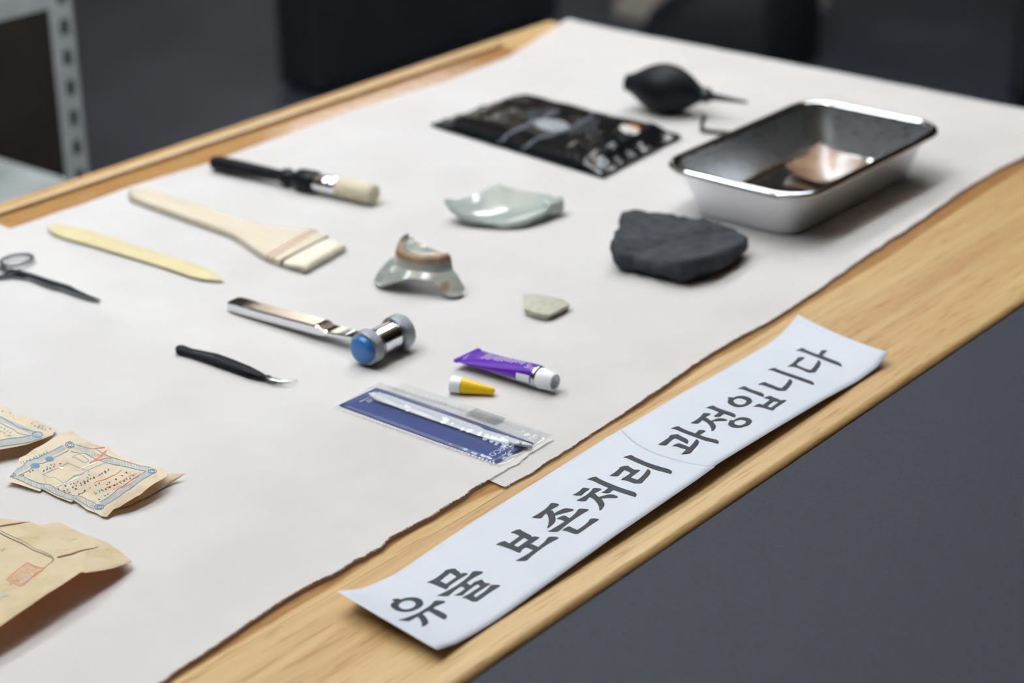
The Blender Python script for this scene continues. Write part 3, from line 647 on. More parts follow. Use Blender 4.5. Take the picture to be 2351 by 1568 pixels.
BX, BY, HX, HY, TH = 0.0615, 0.119, 0.0765, 0.1345, 0.0525
outer = [rrect(tcx, tcy, BX - .006, BY - .006, .022, ZT), rrect(tcx, tcy, BX - .002, BY - .002, .025, ZT + .0012), rrect(tcx, tcy, BX, BY, .026, ZT + .005)]
for q in (.3, .6, .9): outer.append(rrect(tcx, tcy, lerp(BX, HX - .001, q), lerp(BY, HY - .001, q), .028, ZT + lerp(.005, TH - .004, q)))
outer.append(rrect(tcx, tcy, HX, HY, .030, ZT + TH - .004))
inner = [rrect(tcx, tcy, HX - .0012, HY - .0012, .0295, ZT + TH - .003)]
for q in (.9, .6, .3): inner.append(rrect(tcx, tcy, lerp(BX, HX, q) - .0014, lerp(BY, HY, q) - .0014, .027, ZT + lerp(.006, TH - .004, q)))
inner += [rrect(tcx, tcy, BX - .002, BY - .002, .025, ZT + .006), rrect(tcx, tcy, BX - .0045, BY - .0045, .0235, ZT + .0028), rrect(tcx, tcy, BX - .010, BY - .010, .020, ZT + .0016)]
v, f = loops(outer, capa=True)
mesh('outer_wall', v, f, M_satin, tray)
k = NT('inner_steel')
g1 = k.noise(k.coord((30, 30, 600)), 3, 3)
M_innersteel = k.set(Base_Color=srgb(212, 216, 220), Metallic=1.0, Roughness=k.ramp(g1, [(0.3, (0.24, 0.24, 0.24)), (0.7, (0.32, 0.32, 0.32))]))
v, f = loops(inner[:-2])
mesh('inner_wall', v, f, M_innersteel, tray)
v, f = loops(inner[-3:], capb=True)
mesh('tray_floor', v, f, M_steel, tray)
rim = []
RR = 0.0036
for k_ in range(13):
    a = math.radians(-170 + k_ * 340 / 12)
    o = RR * (1 - math.cos(math.radians(180) - a)) if False else 0
    a = math.radians(200 - k_ * 320 / 12)
    dx, dz = RR * math.cos(a) * 1.35, RR * math.sin(a)
    rim.append(rrect(tcx, tcy, HX + .004 + dx, HY + .004 + dx, .033 + dx, ZT + TH - .0036 + dz))
v, f = loops(rim)
mesh('rolled_rim', v, f, M_steel, tray)

# brown sherd inside the tray
k = NT('brown_glaze')
M_brownglaze = k.set(Base_Color=k.ramp(k.noise(k.coord(), 40, 4), [(0.3, srgb(128, 98, 76)), (0.7, srgb(160, 130, 104))]), Roughness=0.2, Coat_Weight=0.4)
def bowl_patch(corners, heights, depth, n=22, jag=0.0, seed=0.0):
    """curved sherd: quad on the ground, dished so that the middle sits lowest"""
    p00, p10, p11, p01 = [Vector(c) for c in corners]
    def fn(u, v):
        j = jag * (nz(v * 9 + seed, seed) * (1 if u in (0, 1) else 0)) + 0
        x = (p00 * (1 - u) * (1 - v) + p10 * u * (1 - v) + p11 * u * v + p01 * (1 - u) * v)
        h = heights[0] * (1 - u) * (1 - v) + heights[1] * u * (1 - v) + heights[2] * u * v + heights[3] * (1 - u) * v
        sag = depth * (1 - ((2 * u - 1) ** 2 + (2 * v - 1) ** 2) / 2)
        w = 0.02 * jag
        ex = jag * (nz(v * 7, seed) if u < .02 or u > .98 else 0); ey = jag * (nz(u * 7, seed + 4) if v < .02 or v > .98 else 0)
        return Vector((x.x + ex, x.y + ey, x.z + h - sag))
    return fn
def settle(V, z):
    m = min(p.z for p in V)
    return [Vector((p.x, p.y, p.z - m + z)) for p in V]
def solidify(V, F, th):
    """closed shell below a grid surface"""
    n = len(V); normals = [Vector((0, 0, 0)) for _ in V]
    for q in F:
        nn = (V[q[1]] - V[q[0]]).cross(V[q[2]] - V[q[0]])
        if nn.z < 0: nn = -nn
        for i in q: normals[i] += nn
    W = [p - nn.normalized() * th for p, nn in zip(V, normals)]
    cnt = {}
    for q in F:
        for a, b in zip(q, q[1:] + q[:1]):
            cnt[(a, b)] = cnt.get((a, b), 0) + 1
    G = list(F) + [tuple(i + n for i in reversed(q)) for q in F]
    for (a, b) in cnt:
        if (b, a) not in cnt: G.append((b, a, a + n, b + n))
    return list(V) + W, G
fn = bowl_patch([at(1805, 395, .008), at(1905, 432, .008), at(1990, 385, .008), at(1880, 345, .008)], (.006, .005, .007, .005), .009, jag=.0004, seed=3)
v, f, uv = grid(fn, 24, 24)
v, f = solidify(settle(v, ZT + .0065), f, .0035)
v = settle(v, ZT + .0022)
tag(mesh('ceramic_sherd', v, f, M_brownglaze, None, (v[0].x, v[0].y, ZT + .002), angle=45), 'glossy brown curved pottery sherd inside the steel tray', 'sherd')

# ------------------------------------------------------------------ dark roof tile fragment
k = NT('grey_fired_clay')
vv = k.coord()
str_ = k.noise(k.coord((60, 400, 60)), 1.2, 5)
nn_ = k.noise(vv, 220, 6, 0.7)
k.bump(k.mix(0.5, nn_, str_), 1.0, 0.0025)
M_tile = k.set(Base_Color=k.ramp(k.noise(vv, 70, 5), [(0.3, srgb(36, 40, 46)), (0.7, srgb(66, 71, 79))]), Roughness=0.85)
TOPO = [(1426, 489), (1470, 487), (1545, 497), (1600, 506), (1650, 514), (1690, 530), (1718, 553), (1700, 566), (1640, 588), (1575, 606), (1510, 604), (1455, 596), (1418, 584), (1404, 562), (1412, 540), (1424, 520)]
BOTO = [(1432, 560), (1470, 545), (1545, 545), (1600, 550), (1650, 560), (1685, 575), (1700, 600), (1680, 612), (1630, 628), (1570, 642), (1515, 640), (1468, 628), (1435, 612), (1412, 592), (1412, 578), (1420, 566)]
HT = 0.0195
top = [at(*p, HT + Z0 - .004 * math.sin(i * 1.3)) for i, p in enumerate(TOPO)]
cx_ = sum((p for p in top), Vector()) / len(top)
def dens(l, m=4):
    return [Vector(l[i]).lerp(Vector(l[(i + 1) % len(l)]), j / m) for i in range(len(l)) for j in range(m)]
topd = dens(top); 
botd = dens([Vector((lerp(p.x, cx_.x, .10), lerp(p.y, cx_.y, .10), ZT)) for p in top])
rings = []
for q in (0, .25, .5, .75, 1.0):
    rings.append([a.lerp(b, q) + (a - cx_).normalized() * (.004 * math.sin(math.pi * q)) for a, b in zip(botd, topd)])
for q in (.12, .3, .5, .7, .88, .97):
    rings.append([a.lerp(cx_, q) - Vector((0, 0, .004 * math.sin(q * 1.6))) for a in topd])
def rough_(p, s=1.0):
    d = Vector((nz(p.x * 90, p.y * 90, p.z * 90), nz(p.x * 90 + 9, p.y * 90, p.z * 90), nz(p.x * 90, p.y * 90 + 9, p.z * 90))) * .0030
    d += Vector((nz(p.x * 260, p.y * 260, p.z * 260), nz(p.x * 260 + 5, p.y * 260, p.z * 260), nz(p.x * 260, p.y * 260 + 5, p.z * 260))) * .0016
    return p + d * s
rings = [[rough_(p) for p in r] for r in rings]
v, f = loops(rings, capa=True, capb=True)
v = settle(v, ZT)
tag(mesh('roof_tile_fragment', v, f, M_tile, None, (cx_.x, cx_.y, ZT)), 'thick dark grey broken roof tile fragment in front of the steel tray', 'sherd')

# ------------------------------------------------------------------ celadon dish sherd
k = NT('celadon_glaze')
M_celadon = k.set(Base_Color=k.ramp(k.noise(k.coord(), 30, 4), [(0.3, srgb(150, 161, 160)), (0.7, srgb(172, 181, 176))]), Roughness=0.1, Coat_Weight=0.5, Coat_Roughness=0.04)
M_biscuit = plain('broken_clay', srgb(150, 148, 142), rough=0.9, bump=0.5, bscale=400)
def hpts(pl, zs): return [at(p[0], p[1], z + Z0) for p, z in zip(pl, zs)]
cl = hpts(((1022, 455), (1050, 457), (1080, 451), (1105, 441), (1122, 430), (1138, 418)), (.022, .019, .0175, .0175, .019, .021))
ct = hpts(((1138, 418), (1160, 427), (1190, 436), (1230, 442), (1268, 448)), (.021, .019, .017, .016, .016))
cb = hpts(((1022, 455), (1036, 476), (1058, 493), (1088, 505), (1118, 513)), (.022, .0165, .012, .0085, .006))
cr_ = hpts(((1118, 513), (1160, 515), (1205, 508), (1245, 490), (1275, 470), (1268, 448)), (.006, .0062, .0075, .0105, .014, .016))
fn0 = coons(cb, ct, cl, cr_)
def celfn(u, v):
    p = fn0(u, v)
    return p - Vector((0, 0, .0065 * (1 - (2 * u - 1) ** 2) * (1 - (2 * v - 1) ** 2)))
v, f, uv = grid(celfn, 30, 30)
v, f = solidify(v, f, .0042)
v = [Vector((p.x, p.y, max(p.z, ZT))) for p in v]
cel = thing('dish_sherd', (v[450].x, v[450].y, ZT), 'pale green glazed dish sherd, concave side up, beyond the small base fragment', 'sherd')
mesh('glazed_body', v, f, M_celadon, cel, angle=50)
# broken foot at its right-hand edge
fo = [at(1245, 470, .014), at(1292, 452, .018), at(1296, 475, .012), at(1262, 490, .010)]
v2, f2 = prism([(p.x, p.y) for p in fo], ZT + .004, ZT + .0165)
mesh('foot_ring', v2, f2, M_celadon, cel, smooth_=False, bevel=.002)

# ------------------------------------------------------------------ base sherd with foot ring
bc = at(986, 563, .0332 + Z0); bc.z = 0
k = NT('grey_green_glaze')
M_gglaze = k.set(Base_Color=k.ramp(k.noise(k.coord(), 45, 4), [(0.3, srgb(134, 140, 138)), (0.55, srgb(166, 168, 162)), (0.7, srgb(146, 124, 102))]), Roughness=0.1, Coat_Weight=0.6, Coat_Roughness=0.04)
k = NT('unglazed_ring')
M_ring = k.set(Base_Color=k.ramp(k.noise(k.coord(), 90, 4), [(0.35, srgb(128, 96, 74)), (0.6, srgb(150, 128, 108)), (0.75, srgb(196, 128, 72))]), Roughness=0.5)
prof = [(.002, .0315), (.010, .0312), (.0200, .0314), (.0215, .0326), (.0225, .0332), (.0250, .0332), (.0272, .0318), (.0290, .0255), (.0305, .0205), (.036, .0165), (.041, .0115), (.046, .0055), (.048, .0035)]
def rbound(a):
    """broken outer radius by compass angle (degrees, 0 = +x, 270 = towards the viewer)"""
    return interp([(170, .0400), (195, .0425), (215, .0440), (232, .0480), (246, .0475), (262, .0420), (280, .0370), (298, .0360), (316, .0390), (330, .0480), (340, .0500), (350, .0460)], a)
A0, A1 = 168, 350
def basefn(u, v):
    a = lerp(A0, A1, u) + 2.0 * nz(v * 8, 2)
    rr = v * (len(prof) - 1); i = min(int(rr), len(prof) - 2); q = rr - i
    r = lerp(prof[i][0], prof[i + 1][0], q); z = lerp(prof[i][1], prof[i + 1][1], q)
    lim = rbound(a)
    if r > .0305: r = .0305 + (r - .0305) * (lim - .0305) / .0175; z = interp([(.0305, .0205), (.036, .0165), (.041, .0115), (.046, .0055), (.050, .0030)], r)
    w = math.radians(a); r *= 1.08
    return Vector((bc.x + r * math.cos(w), bc.y + r * math.sin(w), ZT + z))
v, f, uv = grid(basefn, 60, 48)
sh = thing('base_sherd', (bc.x, bc.y - .03, ZT), 'grey-green pottery base fragment with an orange-stained foot ring, foot up', 'sherd')
n_ = 61
split = [q for q in f if 12 <= min(q) // n_ <= 25]
rest = [q for q in f if not (12 <= min(q) // n_ <= 25)]
v3, f3 = solidify(v, f, .0035)
lowest = min(p.z for p in v3)
v3 = [p + Vector((0, 0, ZT - lowest)) for p in v3]
mesh('glazed_body', v3, f3, M_gglaze, sh, angle=50)
vr = [p + (p - Vector((bc.x, bc.y, p.z))).normalized() * .0003 + Vector((0, 0, ZT - lowest + .0003)) for p in v]
ringfaces = [q for q in f if 14 <= min(q) // n_ <= 26]
mesh('foot_ring', vr, ringfaces, M_ring, sh)
# taller stump of the ring left standing at the left end
def stump(u, v):
    a = math.radians(lerp(176, 206, u)); r = interp([(0, .0290), (.45, .0275), (.6, .0250), (1, .0222)], v); z = interp([(0, .022), (.4, .0370), (.6, .0380), (1, .029)], v) - .004 * u ** 2
    r *= 1.08
    return Vector((bc.x + r * math.cos(a), bc.y + r * math.sin(a), z + 2 * ZT - lowest))
v5, f5, _ = grid(stump, 10, 12)
v5, f5 = solidify(v5, f5, .003)
mesh('ring_stump', v5, f5, M_gglaze, sh, angle=50)

# ------------------------------------------------------------------ small stone-grey sherd
k = NT('grey_stoneware')
k.bump(k.noise(k.coord(), 500, 5), 0.4, 0.0006)
M_stone = k.set(Base_Color=k.ramp(k.noise(k.coord(), 160, 5), [(0.3, srgb(160, 158, 144)), (0.7, srgb(190, 188, 174))]), Roughness=0.6)
sp = [(1200, 667), (1230, 669), (1262, 673), (1290, 681), (1310, 690), (1285, 704), (1258, 716), (1232, 713), (1203, 702), (1201, 685)]
P_ = [at(*p, .012) for p in sp]
cx2 = sum(P_, Vector()) / len(P_)
P_ = dens(P_, 3)
lo = [Vector((lerp(p.x, cx2.x, .10), lerp(p.y, cx2.y, .10), ZT + .0015 + .002 * max(0, nz(p.x * 60, p.y * 60)))) for p in P_]
hi = [Vector((p.x, p.y, T + .0105)) for p in P_]
rg = [lo, hi] + [[p.lerp(cx2, q) + Vector((0, 0, .0012 * math.sin(q * 1.5))) for p in hi] for q in (.1, .4, .7, .95)]
rg = [[rough_(p, .25) for p in r] for r in rg]
v, f = loops(rg, capa=True, capb=True)
v = settle(v, ZT)
tag(mesh('stoneware_sherd', v, f, M_stone, None, (cx2.x, cx2.y, ZT), angle=35), 'small flat pale grey five-sided sherd, the smallest of the fragments', 'sherd')

# ------------------------------------------------------------------ hammer
ham = thing('small_hammer', (-1.12, 1.09, ZT), 'small chrome hammer with a round blue plastic striking face', 'hammer')
M_bluepl = plain('blue_plastic', srgb(44, 112, 186), rough=0.3, var=0.04, Coat_Weight=0.2)
RH = 0.0148
ha, hb = at(829, 805, RH + Z0), at(927, 757, RH + Z0)
hd = (hb - ha); hd.z = 0; HLn = hd.length; hd.normalize()
hb = ha + hd * HLn
M_h = frame(ha, hb)
hp = lambda t, r: (t * HLn, r * RH)
core = [(0.10, .80), (0.27, .80), (0.28, .72), (0.33, .72), (0.335, .84), (0.70, .84), (0.705, .72), (0.74, .72), (0.745, .8), (0.95, .8)]
v, f = lathe(ha, hb, [hp(*p) for p in core], 48)
mesh('head', v, f, M_chrome, ham, angle=35)
for a_, b_ in ((0.055, 0.25), (0.755, 0.985)):
    pr = [hp(a_, .80), hp(a_, .93), hp(a_ + .02, 1.0), hp(b_ - .02, 1.0), hp(b_, .93), hp(b_, .70)]
    v, f = lathe(ha, hb, pr, 96)
    v = [p + (p - (ha + hd * ((p - ha).dot(hd)))).normalized() * (.0003 if (i % 96) % 2 else 0) for i, p in enumerate(v)]
    mesh('knurled_ring', v, f, M_chromedull, ham, angle=30)
v, f = lathe(ha, hb, [hp(-.055, .05), hp(-.052, .40), hp(-.045, .62), hp(-.02, .74), hp(.02, .79), hp(.10, .79)], 48)
mesh('striking_face', v, f, M_bluepl, ham, angle=60)
v, f = lathe(ha, hb, [hp(.97, .76), hp(1.01, .76), hp(1.03, .66), hp(1.035, .3), hp(1.036, .02)], 48)
mesh('striking_face', v, f, plain('black_plastic_face', srgb(40, 42, 48), rough=0.4), ham, angle=60)
# handle: flat bar, step, then slim neck rising into the head
hc = ha + hd * (HLn * .5)
e0 = at(531, 693, .006 + Z0); e0.z = ZT + .0046
hdir = (Vector((hc.x, hc.y, 0)) - Vector((e0.x, e0.y, 0))); HLEN = hdir.length; hdir.normalize()
hside = Vector((-hdir.y, hdir.x, 0))
secs = [  # t, half width, bottom z, top z
    (0.000, .0045, .0018, .0072), (0.012, .0072, .0006, .0088), (0.04, .0082, .0002, .0096), (0.20, .0084, .0008, .0104), (0.40, .0084, .0020, .0118), (0.60, .0084, .0036, .0134),
    (0.625, .0084, .0040, .0136), (0.66, .0080, .0052, .0112), (0.70, .0078, .0062, .0112), (0.80, .0070, .0078, .0126), (0.88, .0058, .0090, .0142), (0.94, .0050, .0100, .0164), (1.0, .0046, .0108, .0190)]
V, F = [], []
for t, hw, z0, z1 in secs:
    c = Vector((e0.x, e0.y, ZT)) + hdir * (t * HLEN)
    bvl = .0012
    ring = [(-hw + bvl, z0), (hw - bvl, z0), (hw, z0 + bvl), (hw, z1 - bvl), (hw - bvl, z1), (-hw + bvl, z1), (-hw, z1 - bvl), (-hw, z0 + bvl)]
    V += [c + hside * a + Vector((0, 0, b)) for a, b in ring]
n = 8
for i in range(len(secs) - 1):
    for j in range(n): F.append((i * n + j, i * n + (j + 1) % n, (i + 1) * n + (j + 1) % n, (i + 1) * n + j))
F += [tuple(range(n - 1, -1, -1)), tuple(range((len(secs) - 1) * n, len(secs) * n))]
mesh('handle', V, F, M_chrome, ham, angle=25)

# ------------------------------------------------------------------ tweezers
twz = thing('tweezers', (-1.13, 1.01, ZT), 'slim black tweezers with fine curved steel tips', 'tweezers')
M_blackcoat = plain('black_coating', srgb(20, 22, 30), rough=0.5, var=0.06, Specular_IOR_Level=0.25)
M_tip = plain('steel_tip', srgb(190, 194, 200), rough=0.25, metal=1.0)
up_e = [(402, 793), (409, 788), (420, 788), (450, 796), (500, 811), (540, 826), (575, 840), (598, 850), (612, 858)]
lo_e = [(611, 862), (590, 858), (570, 853), (540, 842), (500, 828), (450, 811), (420, 802), (405, 798)]
HT_ = .0072
def tw_arm(z0, z1):
    pts = [at(*p, HT_ + Z0) for p in up_e + lo_e]
    xs = [p.x for p in pts]; x0, x1 = min(xs), max(xs)
    return prism([(p.x, p.y) for p in pts], lambda x, y: ZT + z0((x - x0) / (x1 - x0)), lambda x, y: ZT + z1((x - x0) / (x1 - x0)))
arm_hi = lambda t: lerp(.0042, .0072, smooth(t * 2.2)) if t < .75 else lerp(.0072, .0056, (t - .75) * 4)
arm_lo = lambda t: lerp(.0026, .0002, smooth(t * 2.2)) if t < .75 else lerp(.0002, .0022, (t - .75) * 4)
v, f = tw_arm(lambda t: arm_hi(t) - .0014, arm_hi); mesh('arm', v, f, M_blackcoat, twz, smooth_=False, bevel=.0004)
v, f = tw_arm(arm_lo, lambda t: arm_lo(t) + .0014); mesh('arm', v, f, M_blackcoat, twz, smooth_=False, bevel=.0004)
v, f = tw_arm(lambda t: .0014 if t < .16 else arm_lo(t) + .0012, lambda t: .0056 if t < .16 else (arm_lo(t) + .0016 if t > .28 else .003))
mesh('joint', v, f, M_blackcoat, twz, smooth_=False)
for h0, h1, hh_ in ((.0056, .0038, .0058), (.0022, .0034, .003)):
    pts = [at(612, 862, hh_ + Z0), at(625, 868, hh_ + Z0), at(645, 872, hh_ + Z0), at(665, 872, hh_ + Z0), at(684, 871, hh_ + Z0)]
    for i, p in enumerate(pts): p.z = ZT + lerp(h0 - .0006, h1, i / 4)
    v, f = tube(pts, lambda t: lerp(.0030, .0003, smooth(t * 1.05)), 10)
    v = [Vector((p.x, p.y, lerp(pts[2].z, p.z, .45))) for p in v]
    mesh('tip', v, f, M_tip, twz)
def tfn(u, v_):
    a = at(416, 795, HT_ + Z0).lerp(at(560, 842, HT_ + Z0), u)
    return Vector((a.x, a.y + lerp(-.0024, .0024, v_), ZT + arm_hi(lerp(.055, .70, u)) + .0001))
mark = []
for i in range(7): mark += [[[(0.18 + i * .05, .35), (0.215 + i * .05, .35), (0.215 + i * .05, .7), (0.18 + i * .05, .7)]]]
v, f = decal(tfn, mark, .0003, .2)
tag(mesh('marking', v, f, plain('faint_grey_print', srgb(70, 72, 78), rough=0.5), twz, smooth_=False), kind='stuff')

# ------------------------------------------------------------------ scissors
sci = thing('scissors', (-1.40, 0.98, ZT), 'small steel scissors with finger rings and a curved pointed blade', 'scissors')
def ring_at(px, py, rx, ry, th, z):
    c = at(px, py, z + Z0)
    return tube([c + Vector((rx * math.cos(a), ry * math.sin(a), 0)) for a in [2 * math.pi * k / 40 for k in range(40)]], th, 10, closed=True)
v, f = ring_at(38, 597, .0125, .0155, .0017, .0045); mesh('finger_ring', v, f, M_darksteel, sci)
v, f = ring_at(-22, 628, .0125, .0155, .0017, .0030); mesh('finger_ring', v, f, M_darksteel, sci)
def blade(pl, hw, z, th):
    P = [at(x, y, z + Z0) for x, y in pl]
    L_, R_ = [], []
    for i, p in enumerate(P):
        d = (P[min(i + 1, len(P) - 1)] - P[max(i - 1, 0)]); d.z = 0; d.normalize()
        n2 = Vector((-d.y, d.x, 0)) * hw[i]
        L_.append(p + n2); R_.append(p - n2)
    return prism([(p.x, p.y) for p in L_ + R_[::-1]], ZT + z - th, ZT + z)
v, f = blade([(18, 618), (40, 622), (70, 632), (100, 643), (130, 653), (150, 658), (170, 667), (195, 677), (215, 683), (231, 688)],
             [.0030, .0034, .0040, .0046, .0052, .0044, .0036, .0026, .0014, .0002], .0046, .0018)
mesh('blade', v, f, M_darksteel, sci, smooth_=False, bevel=.0005)
v, f = blade([(-30, 640), (0, 636), (30, 633), (70, 637), (100, 645), (130, 655), (155, 664), (180, 674), (205, 682), (228, 688)],
             [.0030, .0034, .0034, .0036, .0040, .0044, .0040, .0030, .0018, .0002], .0026, .0018)
mesh('blade', v, f, M_darksteel, sci, smooth_=False, bevel=.0005)
pv = at(118, 649, .005 + Z0)
v, f = lathe((pv.x, pv.y, ZT + .0005), (pv.x, pv.y, ZT + .006), [(0, .002), (.0045, .002), (.0052, .0016), (.0055, .0003)], 20)
mesh('pivot_screw', v, f, M_chrome, sci, angle=40)

# ------------------------------------------------------------------ bone folder
M_bone = plain('bamboo_yellow', srgb(212, 201, 158), rough=0.4, var=0.05, vscale=30)
bf_u = [(109, 527), (120, 521), (150, 521), (200, 531), (250, 547), (300, 564), (350, 581), (400, 597), (440, 608), (470, 619), (495, 634), (515, 648)]
bf_l = [(109, 529), (122, 541), (155, 552), (200, 564), (250, 579), (300, 594), (350, 609), (400, 625), (440, 639), (468, 645), (495, 647), (515, 649)]
HB_ = .0035
V, F = [], []
K = 12
for a, b in zip(bf_u, bf_l):
    pa, pb = at(*a, HB_), at(*b, HB_)
    for j in range(K):
        w = 2 * math.pi * j / K
        c = (pa + pb) / 2 + (pa - pb) / 2 * math.cos(w)
        V.append(Vector((c.x, c.y, ZT + .0022 + .0021 * math.copysign(abs(math.sin(w)) ** .6, math.sin(w)) * min(1, (pa - pb).length / .006))))
for i in range(len(bf_u) - 1):
    for j in range(K): F.append((i * K + j, i * K + (j + 1) % K, (i + 1) * K + (j + 1) % K, (i + 1) * K + j))
F += [tuple(range(K)), tuple(range((len(bf_u) - 1) * K + K - 1, (len(bf_u) - 1) * K - 1, -1))]
tag(mesh('folding_stick', V, F, M_bone, None, (-1.39, 1.125, ZT), angle=50), 'pale yellow flat pointed folding stick between scissors and flat brush', 'folding stick')

# ------------------------------------------------------------------ flat brush
fb = thing('flat_brush', (-1.38, 1.25, ZT), 'wide flat pale wooden brush with stitched band and white bristles', 'brush')
k = NT('pale_handle_wood')
gv = k.noise(k.coord((6, 160, 160)), 2, 4)
M_hw = k.set(Base_Color=k.ramp(gv, [(0.3, srgb(200, 188, 168)), (0.7, srgb(216, 206, 188))]), Roughness=0.5)
fb_u = [(293, 443), (300, 436), (333, 435), (383, 449), (430, 465), (479, 481), (520, 496), (551, 507), (580, 514), (605, 519), (660, 526), (727, 536), (754, 547)]
fb_l = [(296, 449), (299, 453), (340, 470), (383, 485), (430, 502), (479, 519), (512, 531), (536, 541), (556, 554), (574, 567), (593, 580), (612, 591), (647, 604)]
HZ = .0075
def slab(up, lo, z0, z1, K2=2):
    """solid between two edge polylines"""
    U = [at(*p, HZ) for p in up]; Lo = [at(*p, HZ) for p in lo]
    V, F = [], []
    for a, b in zip(U, Lo):
        V += [Vector((a.x, a.y, ZT + z1)), Vector((b.x, b.y, ZT + z1)), Vector((b.x, b.y, ZT + z0)), Vector((a.x, a.y, ZT + z0))]
    for i in range(len(U) - 1):
        for j in range(4): F.append((i * 4 + j, (i + 1) * 4 + j, (i + 1) * 4 + (j + 1) % 4, i * 4 + (j + 1) % 4))
    F += [(0, 1, 2, 3), tuple((len(U) - 1) * 4 + j for j in (3, 2, 1, 0))]
    return V, F
v, f = slab(fb_u, fb_l, .0005, .0070)
mesh('handle', v, f, M_hw, fb, bevel=.0016, angle=40)
hole = at(334, 447, HZ)
v, f = lathe((hole.x, hole.y, ZT + .0066), (hole.x, hole.y, ZT + .0074), [(0, .0026), (.0006, .0026), (.0007, .001)], 24)
mesh('hanging_hole', v, f, plain('dark_hole', srgb(96, 84, 72), rough=0.9), fb)
M_thread_r = plain('red_thread', srgb(190, 128, 108), rough=0.8)
M_thread_k = plain('dark_thread', srgb(84, 76, 74), rough=0.8)
for (a, b, m_) in (((716, 533), (615, 592), M_thread_r), ((726, 535), (626, 596), M_thread_r), ((753, 548), (645, 604), M_thread_k)):
    pa, pb = at(*a, HZ), at(*b, HZ)
    pa.z = pb.z = ZT + .0072
    v, f = tube([pa + Vector((0, 0, -.0045)), pa, pa.lerp(pb, .5), pb, pb + Vector((0, -.0004, -.0055))], .00055, 8)
    mesh('stitching', v, f, m_, fb)
# bristles: dense tuft, tapering
k = NT('white_goat_hair')
hv = k.noise(k.coord((14, 900, 900)), 1.0, 3)
k.bump(hv, 0.6, 0.0008)
M_hair = k.set(Base_Color=k.ramp(hv, [(0.3, srgb(206, 196, 174)), (0.7, srgb(240, 236, 222))]), Roughness=0.8)
ba0, bb0 = at(755, 549, HZ), at(648, 606, HZ)
ba1, bb1 = at(796, 566, HZ), at(700, 620, HZ)
def hair_fn(u, v_):
    s = ba0.lerp(bb0, v_); e = ba1.lerp(bb1, v_) + Vector((0.0016 * nz(v_ * 30, 1), 0, 0))
    return s, e
V, F = [], []
NV, NU = 40, 8
for i in range(NU + 1):
    u = i / NU
    for side in (1, -1):
        for j in range(NV + 1):
            s, e = hair_fn(u, j / NV)
            p = s.lerp(e, u)
            prof_ = math.sqrt(max(0, 1 - (2 * j / NV - 1) ** 6)) * (1 if u < .8 else math.sqrt(max(0.0, 1 - ((u - .8) / .2) ** 2 * .75)))
            zc = lerp(.0040, .0042, u); hh2 = lerp(.0030, .0050, u) * prof_
            V.append(Vector((p.x, p.y, ZT + max(.0002, zc + side * hh2 + .0003 * nz(j * 1.7, u * 6)))))
row = 2 * (NV + 1)
for i in range(NU):
    for j in range(NV):
        a = i * row + j; b = (i + 1) * row + j
        F.append((a, b, b + 1, a + 1)); F.append((a + NV + 1, a + NV + 2, b + NV + 2, b + NV + 1))
    F.append((i * row, i * row + NV + 1, (i + 1) * row + NV + 1, (i + 1) * row))
    F.append((i * row + NV, (i + 1) * row + NV, (i + 1) * row + row - 1, i * row + row - 1))
for j in range(NV): F.append((NU * row + j, NU * row + j + NV + 1, NU * row + j + NV + 2, NU * row + j + 1))
mesh('bristle_body', V, F, M_hair, fb)
V, F = [], []
rr_ = random.Random(5)
for _ in range(1500):
    vq = rr_.random(); s, e = hair_fn(1, vq)
    p0 = s.lerp(e, .55); p1 = s.lerp(e, rr_.uniform(.92, 1.07)); z = rr_.uniform(.0008, .0088)
    p0.z = ZT + lerp(.0035, z, .6); p1.z = ZT + max(.0003, z * rr_.uniform(.75, 1.0)); w = Vector((0, .00016, 0))
    p1.y += rr_.uniform(-.001, .001)
    n0 = len(V); V += [p0 - w, p0 + w, p1]; F.append((n0, n0 + 1, n0 + 2))
tag(mesh('bristles', V, F, M_hair, fb), kind='stuff')

# ------------------------------------------------------------------ round brush
rb = thing('round_brush', (-1.40, 1.355, ZT), 'round brush with a black turned handle, bright ferrule and cream bristles', 'brush')
ra, rbq = at(484, 372, .0085 + Z0), at(866, 448, .0115 + Z0)
RL = (rbq - ra).length
M_blackwood = plain('black_lacquer', srgb(12, 14, 20), rough=0.4, var=0.05, Specular_IOR_Level=0.25)
rp = lambda lst: [(t * RL, r) for t, r in lst]
ra.z = ZT + .0085; rbq.z = ZT + .0122
v, f = lathe(ra, rbq, rp([(0, .0008), (.006, .0045), (.02, .0070), (.05, .0080), (.12, .0080), (.25, .0074), (.36, .0066), (.425, .0060), (.44, .0064), (.455, .0085), (.475, .0094), (.492, .0085), (.505, .0064), (.515, .0062), (.525, .0075), (.545, .0108), (.57, .0119), (.64, .0119), (.648, .0112), (.65, .004)]), 40)
mesh('handle', v, f, M_blackwood, rb, angle=60)
v, f = lathe(ra, rbq, rp([(.64, .0095), (.65, .0098), (.70, .0098), (.775, .0096), (.78, .0085)]), 40)
mesh('ferrule', v, f, M_chrome, rb, angle=50)
k = NT('cream_bristle')
hv = k.noise(k.coord((20, 700, 700)), 1.0, 3)
k.bump(hv, 0.6, 0.0008)
M_cream = k.set(Base_Color=k.ramp(hv, [(0.3, srgb(188, 176, 148)), (0.7, srgb(228, 220, 198))]), Roughness=0.75)
v, f = lathe(ra, rbq, rp([(.77, .0088), (.80, .0098), (.88, .0104), (.96, .0102), (.985, .0094), (.992, .006), (.994, .001)]), 48)
v = [p + Vector((nz(p.x * 400, p.y * 400, p.z * 400), nz(p.y * 500, p.z * 400), nz(p.z * 500, p.x * 400))) * .0005 for p in v]
mesh('bristles', v, f, M_cream, rb, angle=60)

